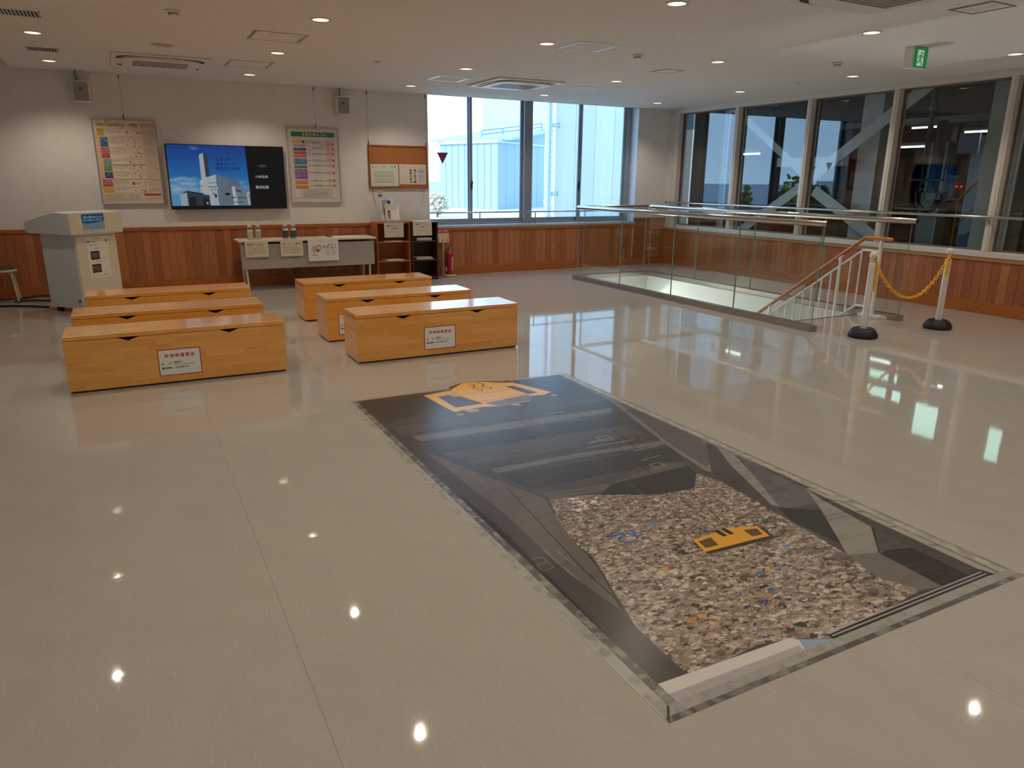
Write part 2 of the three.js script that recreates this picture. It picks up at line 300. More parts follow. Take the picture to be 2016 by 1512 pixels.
const texPosterB = tex(canvas(728, 1030, (c, w, h) => {
  c.fillStyle = '#e9ded2'; c.fillRect(0, 0, w, h); c.strokeStyle = '#6c6a60'; c.lineWidth = 3; c.strokeRect(52, 60, 624, 918);
  c.fillStyle = '#1f7a58'; c.fillRect(52, 44, 624, 66); write(c, '糸魚川市のごみ', 200, 52, 48, '#e3efe4', 0.11);
  fineprint(c, 74, 122, 200, 1, 16, '#5c554c'); fineprint(c, 120, 142, 60, 1, 13, '#5c554c'); fineprint(c, 310, 142, 60, 1, 13, '#5c554c'); fineprint(c, 540, 148, 100, 1, 13, '#a8575c');
  const L = [[160, 44, '#e2bb3a'], [212, 42, '#c79ac0'], [264, 40, '#25578f'], [312, 42, '#d2474b'], [360, 36, '#d76238'], [410, 88, '#3f7fae'], [510, 42, '#3f9148'], [562, 142, '#8b5fb0'], [720, 60, '#e38b33'], [794, 46, '#e37b2c']];
  L.forEach(([y, b, col]) => { c.fillStyle = col; c.fillRect(70, y, 184, b); fineprint(c, 78, y + 8, 150, Math.max(1, Math.floor(b / 22)), 20, '#f2ead8', 0.6); });
  c.fillStyle = '#4a4038'; c.beginPath(); c.ellipse(216, 180, 16, 20, 0, 0, TAU); c.fill();
  c.lineWidth = 6; c.strokeStyle = '#4b463e';
  for (const [a, b, q, r] of [[256, 180, 320, 180], [258, 200, 300, 205], [262, 228, 316, 250], [262, 268, 322, 320], [262, 332, 318, 332], [268, 366, 318, 352], [264, 438, 322, 438], [266, 510, 322, 510], [270, 612, 326, 612], [276, 724, 330, 724], [276, 796, 332, 796], [476, 438, 536, 438], [476, 510, 540, 510], [480, 612, 542, 612], [486, 724, 546, 724], [486, 796, 546, 796], [470, 264, 528, 264], [470, 345, 530, 345]]) { c.beginPath(); c.moveTo(a, b); c.lineTo(q, r); c.stroke(); }
  c.lineWidth = 4; c.strokeStyle = '#7a8ea0'; for (const [a, b, q, r] of [[468, 180, 520, 172], [468, 200, 530, 240], [468, 240, 520, 190], [476, 300, 530, 270]]) { c.beginPath(); c.moveTo(a, b); c.lineTo(q, r); c.stroke(); }
  for (const [y, b] of [[168, 44], [246, 40], [328, 36], [420, 36], [494, 34], [594, 34], [706, 36], [780, 34]]) { c.fillStyle = '#b9c4cd'; c.fillRect(332, y, 140, b); fineprint(c, 350, y + 10, 104, 1, 20, '#4a5560'); }
  for (const [y, b] of [[164, 92], [258, 36], [300, 82], [404, 62], [484, 54], [592, 46], [702, 46], [776, 40]]) { c.fillStyle = '#e5bdb6'; c.fillRect(540, y, 124, b); fineprint(c, 548, y + 8, 70, Math.max(1, Math.floor(b / 30)), 24, '#b3545c'); c.fillStyle = '#8a4a48'; c.beginPath(); c.ellipse(640, y + b / 2, 13, Math.min(16, b / 3), 0, 0, TAU); c.fill(); }
  c.fillStyle = '#d3d5c4'; c.beginPath(); c.roundRect(150, 848, 446, 118, 12); c.fill(); c.strokeStyle = '#5d6a58'; c.lineWidth = 3; c.stroke(); fineprint(c, 240, 858, 260, 1, 22, '#4a5046'); fineprint(c, 214, 882, 330, 6, 13, '#5a6055', 0.85); c.fillStyle = '#444'; for (let k = 0; k < 8; k++) c.fillRect(190, 884 + k * 10, 8, 5);
}));
const texBench = (date) => tex(canvas(594, 420, (c, w, h) => {
  c.fillStyle = '#b3242e'; c.fillRect(0, 0, w, h); c.fillStyle = '#efeeea'; c.fillRect(13, 13, w - 26, h - 26);
  write(c, '非常時備蓄品', 95, 76, 54, '#c02038', 0.16, 1.32);
  write(c, '品', 42, 208, 32, '#191919', 0.13); write(c, '名：', 140, 208, 32, '#191919', 0.13, 1.1); write(c, '飲料水', 214, 196, 33, '#191919', 0.13);
  write(c, '（500mlペットボトル×48本）', 206, 240, 21, '#191919', 0.1, 0.9); write(c, '賞味期限：', 40, 278, 34, '#191919', 0.13, 1.04); write(c, date, 222, 276, 36, '#191919', 0.13, 1.05);
}));
const texBench1 = texBench('2026年5月'), texBench2 = texBench('2025年12月');
const card = (title, tone = '#e6d7bd') => tex(canvas(594, 420, (c, w, h) => {
  c.fillStyle = tone; c.fillRect(0, 0, w, h); write(c, title, 56, 58, 62, '#2b2f66', 0.11, 1.06); fineprint(c, 56, 160, 490, 6, 34, '#5a564e', 0.85);
}));
const texCard1 = card('焼却灰（主灰）'), texCard2 = card('ばいじん（飛灰）', '#e8dcc3');
const texDrawing = tex(canvas(840, 594, (c, w, h) => {
  c.fillStyle = '#eee9e2'; c.fillRect(0, 0, w, h); fineprint(c, 300, 60, 230, 1, 34, '#55504a');
  c.strokeStyle = '#b9562f'; c.lineWidth = 20; c.beginPath(); c.arc(290, 230, 52, Math.PI, 0); c.lineTo(350, 300); c.moveTo(240, 230); c.lineTo(225, 300); c.stroke();
  c.fillStyle = '#b9562f'; c.beginPath(); c.moveTo(200, 280); c.lineTo(320, 280); c.lineTo(300, 350); c.lineTo(220, 350); c.fill();
  c.lineWidth = 14; c.strokeStyle = '#c46a3c'; for (const x of [390, 440, 500]) { c.beginPath(); c.moveTo(x, 190); c.lineTo(x + 14, 250); c.lineTo(x + 34, 190); c.stroke(); }
  c.strokeStyle = '#8b949e'; c.lineWidth = 3; for (let k = 0; k < 60; k++) { const x = rr(90, 230), y = rr(180, 330); c.strokeRect(x, y, rr(8, 34), rr(6, 26)); } for (let k = 0; k < 70; k++) { const x = rr(430, 740), y = rr(150, 420); c.strokeRect(x, y, rr(8, 44), rr(6, 18)); }
  c.fillStyle = '#3c3c40'; for (const [x, y] of [[110, 420], [160, 420], [210, 415], [560, 160], [620, 150], [640, 230], [150, 350]]) c.fillRect(x, y, 24, 30); c.fillStyle = '#6a727c'; c.fillRect(745, 140, 14, 120);
}));
const shelfCard = (line2) => tex(canvas(594, 420, (c, w, h) => {
  c.fillStyle = '#ddd2bb'; c.fillRect(0, 0, w, h); write(c, '施設パンフレット', 66, 62, 56, '#4a4a4a', 0.1, 1.04); write(c, line2, 160, 138, 50, '#4a4a4a', 0.1, 1.04); write(c, 'ご自由にお取りください。', 116, 246, 30, '#55524c', 0.09, 1.06); fineprint(c, 400, 340, 140, 1, 44, '#4c4a46');
}));
const texShelf1 = shelfCard('（小学生用）'), texShelf2 = shelfCard('（一般用）');
const texExt = tex(canvas(400, 460, (c, w, h) => {
  c.fillStyle = '#e9cfae'; c.fillRect(0, 0, w, h); c.fillStyle = '#c3202c'; c.fillRect(0, 0, w, 172); c.strokeStyle = '#ece6dc'; c.lineWidth = 6; c.strokeRect(10, 10, w - 20, 152); write(c, '消火器', 46, 44, 88, '#f0c9b8', 0.13, 1.2); fineprint(c, 30, 205, 340, 3, 24, '#a8927a', 0.6);
  c.fillStyle = '#c4372c'; c.strokeStyle = '#c4372c'; for (const x of [40, 180, 330]) { c.beginPath(); c.moveTo(x - 26, 430); c.lineTo(x + 30, 430); c.lineTo(x + 6, 372); c.fill(); c.lineWidth = 11; c.beginPath(); c.moveTo(x - 6, 380); c.lineTo(x + 30, 320); c.lineTo(x + 42, 292); c.stroke(); }
}));
const texLectern = tex(canvas(594, 500, (c, w, h) => {
  c.fillStyle = '#8fb9c8'; c.fillRect(0, 0, w, h); c.fillStyle = '#d9cfc0'; c.fillRect(0, 410, w, 90); c.fillStyle = '#0b73bd'; c.beginPath(); c.moveTo(0, 0); c.lineTo(w, 0); c.lineTo(w, 190); c.quadraticCurveTo(300, 275, 0, 232); c.fill(); c.beginPath(); c.moveTo(120, 240); c.lineTo(170, 240); c.lineTo(150, 290); c.fill();
  write(c, '最後に', 50, 66, 48, '#f3f5f6', 0.14, 1); write(c, 'ギュッ', 196, 52, 62, '#f3f5f6', 0.18, 0.84); write(c, 'とひとしぼり', 352, 72, 40, '#f3f5f6', 0.14, 0.9); write(c, '生ごみの水切りにご協力を!', 44, 142, 42, '#f3f5f6', 0.14, 0.94);
  fineprint(c, 190, 300, 260, 4, 30, '#5f93a8', 0.9); fineprint(c, 200, 440, 210, 1, 36, '#7a7266', 0.8);
}));
const texLecternPaper = tex(canvas(420, 740, (c, w, h) => {
  c.fillStyle = '#efe7d2'; c.fillRect(0, 0, w, h); fineprint(c, 110, 24, 230, 1, 26, '#4c463c'); c.fillStyle = '#3c3a34'; c.beginPath(); c.ellipse(40, 88, 20, 16, 0, 0, TAU); c.fill(); c.fillRect(380, 60, 22, 46); fineprint(c, 80, 76, 280, 1, 34, '#3c372e', 0.95); fineprint(c, 60, 136, 330, 1, 30, '#3c372e', 0.9); fineprint(c, 150, 200, 150, 1, 28, '#3c372e');
  const photo = (y, tint) => { c.fillStyle = '#1a1512'; c.fillRect(50, y, 180, 150); c.fillStyle = tint; c.fillRect(56, y + 22, 168, 106); for (let k = 0; k < 40; k++) { c.fillStyle = `rgba(${rr(60, 200)},${rr(60, 180)},${rr(60, 190)},.35)`; c.fillRect(rr(56, 200), y + rr(22, 110), rr(6, 26), rr(4, 20)); } };
  photo(256, '#5c5860'); photo(490, '#6a4a44'); fineprint(c, 150, 430, 150, 1, 28, '#3c372e'); fineprint(c, 290, 382, 110, 1, 18, '#8a8272'); fineprint(c, 290, 622, 110, 1, 18, '#8a8272'); fineprint(c, 270, 680, 130, 1, 28, '#3c372e');
}));
const texChart = tex(canvas(594, 420, (c, w, h) => {
  c.fillStyle = '#dbe0c9'; c.fillRect(0, 0, w, h); c.fillStyle = '#4c5044'; c.beginPath(); c.arc(46, 48, 14, 0, TAU); c.fill(); c.beginPath(); c.ellipse(524, 48, 14, 20, 0, 0, TAU); c.fill(); fineprint(c, 80, 32, 120, 2, 24, '#8a9484'); fineprint(c, 245, 28, 100, 2, 30, '#4c5044'); c.fillStyle = '#c3ccc4'; c.fillRect(415, 26, 80, 50);
  for (let k = 0; k < 10; k++) { const x = 96 + k * 42; c.strokeStyle = '#55584c'; c.lineWidth = 8; c.setLineDash([24, 5, 9, 4]); c.beginPath(); c.moveTo(x, 120); c.lineTo(x + 6, 352); c.stroke(); c.setLineDash([]); } c.lineWidth = 3; for (const y of [168, 226, 322, 346]) { c.beginPath(); c.moveTo(96, y); c.lineTo(480, y + 2); c.stroke(); }
}));
const texTable = tex(canvas(594, 420, (c, w, h) => {
  c.fillStyle = '#e9d7c6'; c.fillRect(0, 0, w, h); fineprint(c, 30, 34, 210, 1, 24, '#7a6a60');
  for (let k = 0; k < 4; k++) { const x = 28 + k * 94; fineprint(c, x, 66, 78, 1, 22, '#7c5f58'); for (let r = 0; r < 5; r++) { if (k > 1) { c.fillStyle = ['#5a6a4c', '#8a9484', '#35415a', '#3b3f48', '#9a9a8c'][(r + k) % 5]; c.fillRect(x + 8, 104 + r * 60, 52, 44); c.fillStyle = 'rgba(230,230,225,.6)'; c.fillRect(x + 22, 118 + r * 60, 22, 18); } else { c.fillStyle = ['#a8957a', '#c0a283', '#8a8f94'][r % 3]; c.globalAlpha = 0.7; c.beginPath(); c.ellipse(x + rr(18, 50), 124 + r * 60, 5, rr(8, 20), rnd(), 0, TAU); c.fill(); c.globalAlpha = 1; } } }
  c.fillStyle = '#d5cfd8'; c.fillRect(404, 74, 160, 320); for (let k = 0; k < 40; k++) { c.fillStyle = ['#3e4576', '#565c86', '#6a6c74'][k % 3]; c.fillRect(rr(412, 540), rr(90, 380), rr(5, 22), rr(4, 16)); }
}));
const texLeaflet = tex(canvas(420, 594, (c, w, h) => {
  c.fillStyle = '#eae3da'; c.fillRect(0, 0, w, h); write(c, '家庭ごみの分け方', 34, 34, 38, '#44403c', 0.14, 1.04); c.fillStyle = '#e6c71f'; c.beginPath(); c.arc(72, 140, 46, 0, TAU); c.fill(); fineprint(c, 150, 110, 230, 4, 22, '#7a7068');
  [['#3c4a8c', 215], ['#c4423c', 320], ['#cf6a4a', 420]].forEach(([q, y]) => { c.fillStyle = q; c.fillRect(60, y, 90, 92); c.fillStyle = '#fbf7f0'; c.fillRect(160, y, 230, 92); fineprint(c, 170, y + 12, 200, 3, 24, '#7c7680'); }); fineprint(c, 70, 530, 300, 2, 22, '#7c7680');
}));
const texBrochure = tex(canvas(420, 594, (c, w, h) => { c.fillStyle = '#dfe1e2'; c.fillRect(0, 0, w, h); c.fillStyle = '#93a9c4'; c.fillRect(30, 24, 260, 420); c.fillStyle = '#2c3138'; c.fillRect(210, 50, 90, 394); fineprint(c, 320, 60, 70, 12, 30, '#8d8676', 0.5); }));
const texExit = tex(canvas(256, 256, (c, w, h) => {
  c.fillStyle = '#0e9a52'; c.fillRect(0, 0, w, h); c.fillStyle = '#e9f7ec'; c.fillRect(70, 22, 116, 212); c.fillStyle = '#0e9a52'; c.beginPath(); c.arc(150, 62, 16, 0, TAU); c.fill();
  c.strokeStyle = '#0e9a52'; c.lineWidth = 24; c.lineCap = 'round'; c.lineJoin = 'round'; const l = (...p) => { c.beginPath(); p.forEach(([x, y], i) => (i ? c.lineTo(x, y) : c.moveTo(x, y))); c.stroke(); };
  l([134, 96], [126, 142]); c.lineWidth = 15; l([138, 94], [166, 108], [182, 126]); l([124, 92], [98, 104], [92, 130]); c.lineWidth = 18; l([124, 142], [152, 176], [160, 222]); l([120, 142], [112, 178], [78, 190]);
}));
const texHopper = tex(canvas(512, 256, (c, w, h) => { c.fillStyle = '#4a4d4c'; c.fillRect(0, 0, w, h); write(c, '1号', 120, 60, 110, '#17181a', 0.12, 1.1); }));

// the print on the floor: a look down into a refuse pit, inside a printed stone rim (flat print, as in the hall)
const texPrint = tex(canvas(1024, 2048, (c, w, h) => {
  seed = 4242;
  const d2 = (k) => (k % 2 ? '20,17,16' : '160,150,140');
  const X = (u) => u / 1000 * w, Y = (v) => (v + 30) / 1030 * h, T0 = Y(0);
  const poly = (col, pts) => { c.fillStyle = col; c.beginPath(); pts.forEach(([u, v], i) => (i ? c.lineTo(X(u), Y(v)) : c.moveTo(X(u), Y(v)))); c.closePath(); c.fill(); };
  const line = (col, lw, ...pts) => { c.strokeStyle = col; c.lineWidth = lw; c.beginPath(); pts.forEach(([u, v], i) => (i ? c.lineTo(X(u), Y(v)) : c.moveTo(X(u), Y(v)))); c.stroke(); };
  poly('#46403d', [[0, 0], [1000, 0], [1000, 1000], [0, 1000]]);
  // far wall of the pit with lighter bands
  poly('#4a4644', [[40, 20], [960, 20], [940, 220], [780, 570], [660, 650], [256, 580], [80, 300]]);
  poly('#3c3836', [[40, 20], [965, 20], [955, 130], [48, 150]]);
  poly('#54504e', [[60, 190], [945, 200], [940, 225], [70, 235]]); poly('#74706c', [[97, 252], [548, 260], [888, 270], [857, 293], [495, 293], [108, 282]]);
  poly('#403d3b', [[115, 300], [850, 312], [820, 360], [125, 350]]); poly('#555150', [[130, 352], [820, 368], [815, 420], [190, 420]]);
  poly('#6f6b66', [[213, 445], [503, 448], [855, 463], [843, 479], [497, 464], [208, 463]]); poly('#3a3735', [[215, 478], [815, 490], [790, 545], [240, 540]]);
  poly('#5d5954', [[262, 558], [470, 574], [700, 545], [770, 560], [660, 600], [480, 592], [262, 582]]); poly('#2f2c2a', [[400, 600], [470, 576], [760, 570], [720, 640], [560, 640]]);
  // left wall, in slabs
  poly('#46403d', [[40, 24], [81, 294], [119, 332], [179, 475], [256, 575], [223, 627], [188, 696], [150, 815], [112, 860], [109, 960], [25, 962], [25, 60]]);
  poly('#635b56', [[86, 330], [179, 475], [250, 575], [216, 640], [170, 770], [120, 850], [100, 760], [110, 600]]); poly('#252223', [[28, 420], [60, 560], [62, 700], [44, 900], [26, 900]]);
  for (let k = 0; k < 90; k++) { const u = rr(50, 190), v = rr(330, 900); line(`rgba(${rr(90, 130)},${rr(84, 120)},${rr(80, 112)},.16)`, rr(1, 5), [u, v], [u + rr(-10, 10), v + rr(20, 70)]); }
  for (const [a, b] of [[[103, 702], [106, 779]], [[130, 712], [132, 752]], [[44, 808], [43, 900]]]) line('#8c7f6c', 3, a, b);
  line('#6f6456', 4, [56, 715], [85, 715], [85, 743], [56, 743], [56, 729], [85, 729]); line('#2b2726', 3, [190, 520], [140, 760], [128, 900]);
  // right wall with pale columns and dark bays
  poly('#7b746d', [[960, 47], [985, 47], [975, 500], [940, 720], [780, 600], [815, 490], [943, 217]]); poly('#5d5754', [[955, 240], [970, 260], [966, 480], [880, 560], [800, 590], [830, 490]]);
  poly('#4a4443', [[955, 500], [948, 718], [870, 775], [760, 800], [757, 706], [762, 628], [800, 600]]); poly('#8b8785', [[953, 528], [957, 566], [790, 750], [776, 733], [880, 600]]); poly('#615c62', [[955, 575], [948, 712], [905, 760], [780, 748], [880, 650]]);
  poly('#1d1a1a', [[777, 744], [866, 776], [758, 856], [745, 786]]); poly('#8f8a80', [[946, 716], [925, 754], [902, 840], [800, 890], [726, 876], [870, 776]]); poly('#a19b90', [[948, 716], [965, 720], [958, 985], [935, 978], [940, 824]]);
  poly('#231d1c', [[901, 842], [892, 905], [889, 977], [792, 973], [791, 894]]); poly('#4d474b', [[899, 846], [894, 900], [830, 890], [800, 892]]); for (let k = 0; k < 14; k++) line('rgba(92,72,62,.5)', 3, [rr(790, 880), 900 + k * 5], [rr(860, 890), 905 + k * 5]);
  poly('#6e675e', [[726, 876], [800, 890], [792, 972], [734, 966], [700, 924]]);
  for (const v of [760, 800, 850, 905]) line('#4a453e', 4, [945, v], [958, v + 6]);
  // stains and board marks of the concrete
  for (let k = 0; k < 1500; k++) { const u = rr(30, 960), v = rr(20, 960), d = rnd() < 0.55; c.fillStyle = d ? `rgba(22,18,17,${rr(0.02, 0.09)})` : `rgba(170,160,150,${rr(0.015, 0.05)})`; c.beginPath(); c.ellipse(X(u), Y(v), rr(6, 60), rr(2, 12), rr(-0.1, 0.1), 0, TAU); c.fill(); }
  for (let k = 0; k < 240; k++) { const u = rr(60, 900), v = rr(20, 520); line(`rgba(${d2(k)},.10)`, rr(0.8, 2), [u, v], [u + rr(-4, 4), v + rr(15, 60)]); }
  // rubbish heap
  const pile = [[258, 581], [361, 591], [545, 636], [661, 644], [744, 599], [764, 640], [757, 706], [742, 788], [729, 867], [701, 924], [734, 966], [424, 983], [357, 964], [282, 956], [186, 960], [109, 959], [109, 919], [112, 880], [148, 815], [174, 772], [191, 740], [188, 696], [223, 627]];
  c.save(); c.beginPath(); pile.forEach(([u, v], i) => (i ? c.lineTo(X(u), Y(v)) : c.moveTo(X(u), Y(v)))); c.closePath(); c.fillStyle = '#6b5c50'; c.fill(); c.clip();
  const tones = ['#b9ad9b', '#a39484', '#857565', '#97877a', '#cbc3b4', '#6d5c4e', '#4e4037', '#7b6b61', '#aa9d90', '#352b26', '#94806b', '#c9c1b3', '#877a74'], brights = ['#2f62a8', '#c98a2c', '#b5402f', '#d2a13c', '#3d4a7a', '#b06a35', '#8fb0c0', '#26336a'];
  for (let k = 0; k < 42000; k++) {
    const u = rr(100, 770), v = rr(570, 990), s = (0.7 + 3.4 * Math.pow(rnd(), 2.2)) * (0.9 + (v - 570) / 420), far = (v - 570) / 420;
    c.fillStyle = rnd() < 0.014 ? brights[Math.floor(rnd() * brights.length)] : tones[Math.floor(rnd() * tones.length)]; c.globalAlpha = rr(0.55, 1);
    c.beginPath(); const a0 = rnd() * TAU, n = 3 + Math.floor(rnd() * 3); for (let q = 0; q < n; q++) { const a = a0 + q / n * TAU, rd = s * rr(0.45, 1.9); c.lineTo(X(u) + Math.cos(a) * rd * 1.7, Y(v) + Math.sin(a) * rd); } c.fill();
  }
  c.globalAlpha = 1;
  const splash = (u, v, n, sp, cols) => { for (let k = 0; k < n; k++) { c.fillStyle = cols[k % cols.length]; c.beginPath(); const ex = X(u + rr(-sp, sp)), ey = Y(v + rr(-sp, sp) * 0.4); for (let q = 0; q < 6; q++) c.lineTo(ex + Math.cos(q) * rr(2, 12), ey + Math.sin(q) * rr(1.5, 7)); c.fill(); } };
  splash(320, 722, 22, 34, ['#2f63b4', '#3b78c4', '#254c94']); splash(300, 690, 8, 24, ['#5f9ac0', '#c98a2c', '#1e2630']); splash(418, 708, 5, 14, ['#3d86b8']); splash(314, 806, 6, 14, ['#b52f3c', '#d2912c']); splash(240, 905, 8, 34, ['#c88a26', '#d29a34']); splash(430, 905, 8, 26, ['#c07a2a', '#22306a']); splash(520, 850, 6, 26, ['#26306a', '#c98a2c']); splash(660, 615, 5, 16, ['#1c1e1c']); splash(400, 770, 10, 30, ['#2e2521', '#3a2c26']); splash(330, 610, 30, 50, ['#ddd6c8', '#cfc6b6']); splash(300, 830, 18, 60, ['#d6d0c6', '#c2b8ac']);
  for (let k = 0; k < 40; k++) { c.fillStyle = `rgba(38,30,26,${rr(0.1, 0.3)})`; c.beginPath(); c.ellipse(X(rr(560, 720)), Y(rr(760, 960)), rr(10, 44), rr(6, 18), 0, 0, TAU); c.fill(); }
  c.restore();
  // cables and measuring marks on the far wall
  line('#26221f', 2.5, [861, 47], [661, 609], [570, 765]); line('#26221f', 2, [820, 60], [600, 620], [540, 762]); line('#5c5854', 2, [506, 198], [522, 543], [500, 700]); line('#5c5854', 2, [540, 200], [545, 540]);
  for (const [a, b, q, r] of [[569, 433, 753, 437], [631, 301, 745, 301], [600, 415, 700, 410], [690, 480, 790, 478], [660, 520, 740, 515], [620, 250, 700, 246]]) line('#a59d92', 3, [a, b], [q, r]);
  c.strokeStyle = '#8e7f74'; c.lineWidth = 4; c.strokeRect(X(650), Y(398), 46, 40); c.strokeRect(X(660), Y(540), 40, 30);
  // travelling crane grab above, small grab on the heap
  const yel = '#e6b24a', yd = '#b98426';
  poly('#3a332f', [[318, 157], [371, 168], [352, 196], [318, 194]]); poly('#3a332f', [[750, 128], [818, 134], [800, 160], [754, 160]]);
  poly(yel, [[305, 29], [432, 17], [449, 7], [515, -22], [590, -18], [677, 12], [717, 19], [790, 121], [747, 133], [696, 127], [654, 158], [511, 162], [453, 152], [330, 158]]);
  poly('#4c4a50', [[349, 50], [420, 46], [457, 110], [478, 132], [357, 134]]); poly('#4c4a50', [[659, 40], [694, 44], [740, 113], [693, 114]]); poly('#b9925a', [[400, 48], [424, 48], [430, 66], [404, 66]]);
  poly('#7d736a', [[482, 130], [683, 117], [698, 128], [654, 156], [511, 160]]); line(yd, 6, [421, 22], [461, 110], [493, 117], [695, 113]); line(yd, 5, [522, 4], [545, 70], [663, 60]); line('#c59a45', 4, [440, 60], [640, 44]); for (let k = 0; k < 2; k++) line('#3a2f22', 5, [540 + k * 42, -12], [552 + k * 42, 4], [530 + k * 42, 22], [556 + k * 42, 36], [548 + k * 42, 46]);
  poly('#a89682', [[370, 150], [430, 160], [418, 176], [378, 172]]); poly('#a89682', [[560, 162], [600, 158], [596, 178], [572, 176]]);
  c.fillStyle = '#8a7d70'; c.beginPath(); c.ellipse(X(340), Y(176), 18, 16, 0, 0, TAU); c.fill(); c.beginPath(); c.ellipse(X(780), Y(144), 16, 14, 0, 0, TAU); c.fill();
  poly('#3a2a18', [[440, 770], [655, 778], [640, 806], [438, 800]]); poly('#d9a02e', [[452, 764], [524, 761], [568, 757], [647, 772], [635, 799], [579, 797], [436, 794]]); poly('#5c4524', [[458, 770], [500, 768], [490, 788], [452, 787]]); poly('#5c4524', [[600, 772], [636, 777], [626, 792], [594, 790]]);
  for (const u of [530, 552]) { c.fillStyle = '#1c1816'; c.fillRect(X(u), Y(757), 14, 34); }
  // white ledge, rails
  poly('#cfcac6', [[25, 957], [351, 962], [364, 968], [345, 987], [25, 984]]); poly('#a8a2a2', [[25, 972], [350, 975], [345, 987], [25, 984]]); poly('#8fa0b4', [[364, 968], [424, 983], [345, 987]]);
  poly('#241f21', [[424, 976], [938, 970], [950, 990], [424, 990]]); for (const v of [974, 979, 984]) line('#a9a2a4', 4, [430, v], [931, v - 1]);
  // printed stone rim, pale and mottled outside, darker inside
  const rim = (x0, y0, x1, y1, base) => { c.save(); c.beginPath(); c.rect(x0, y0, x1 - x0, y1 - y0); c.clip(); c.fillStyle = base; c.fillRect(x0, y0, x1 - x0, y1 - y0); for (let k = 0; k < (x1 - x0) * (y1 - y0) / 260; k++) { const t = rr(-28, 26); c.fillStyle = `rgba(${150 + t},${148 + t},${140 + t},.4)`; c.beginPath(); c.ellipse(rr(x0, x1), rr(y0, y1), rr(4, 14), rr(4, 20), rnd() * 3, 0, TAU); c.fill(); } c.restore(); };
  rim(0, T0, 26, h, '#a6a39a'); rim(26, T0, 46, h, '#5f5a58'); rim(w - 40, T0, w, h, '#7d776e'); rim(w - 32, T0, w - 10, h, '#b2ab9d'); rim(0, h - 34, w, h, '#9b978d'); rim(0, h - 12, w, h, '#57524f');
  rim(0, T0, X(440), T0 + 16, '#a19c93'); rim(X(720), T0, w, T0 + 16, '#a19c93'); line('#57524f', 3, [26, 10], [400, 12]);
  line('#3a3532', 4, [0, 1000], [26, 983]); line('#c9c5bb', 3, [0, 0], [0, 1000]);
  const id = c.getImageData(0, 0, w, h); for (let i = 0; i < id.data.length; i += 4) { const t = rr(-9, 9); id.data[i] = clamp255(id.data[i] + t); id.data[i + 1] = clamp255(id.data[i + 1] + t); id.data[i + 2] = clamp255(id.data[i + 2] + t); } c.putImageData(id, 0, 0);
}));

// ------------------------------------------------------------------ the room
const XL = -11.8, ZB = 13.6;            // unseen left and rear walls
// stairwell opening
const SX0 = -2.66, SX1 = -1.395, SZ0 = 1.345, SZ1 = 5.29;
{
  const f = setting('floor', 'glossy beige vinyl sheet floor');
  // vinyl sheets 1.82 m wide, butted along thin seams; the stairwell is left open
  const xs = [XL, -10.32, -8.5, -6.68, -4.86, -3.04, -1.22, 0], g = 0.0004;
  for (let k = 0; k + 1 < xs.length; k++) {
    const a = xs[k] + g, b = xs[k + 1] - g;
    if (b <= SX0 || a >= SX1) { mesh('vinyl_sheet', box(a, b, -0.004, 0, 0, ZB), M.floor, f); continue; }
    const x0 = Math.max(a, SX0), x1 = Math.min(b, SX1), p = [[a, 0, b, SZ0], [a, SZ1, b, ZB]];
    if (x0 > a) p.push([a, SZ0, x0, SZ1]);
    if (x1 < b) p.push([x1, SZ0, b, SZ1]);
    mesh('vinyl_sheet', p.map(([u0, w0, u1, w1]) => box(u0, u1, -0.004, 0, w0, w1)), M.floor, f);
  }
  const e = 0.021, under = [[XL - 0.25, -0.25, SX0 - e, ZB + 0.25], [SX1 + e, -0.25, 0.25, ZB + 0.25], [SX0 - e, -0.25, SX1 + e, SZ0 - e], [SX0 - e, SZ1 + e, SX1 + e, ZB + 0.25]];
  mesh('floor_slab', under.map(([a, b, c, d]) => box(a, c, -0.3, -0.0045, b, d)), M.floorUnder, f);
}
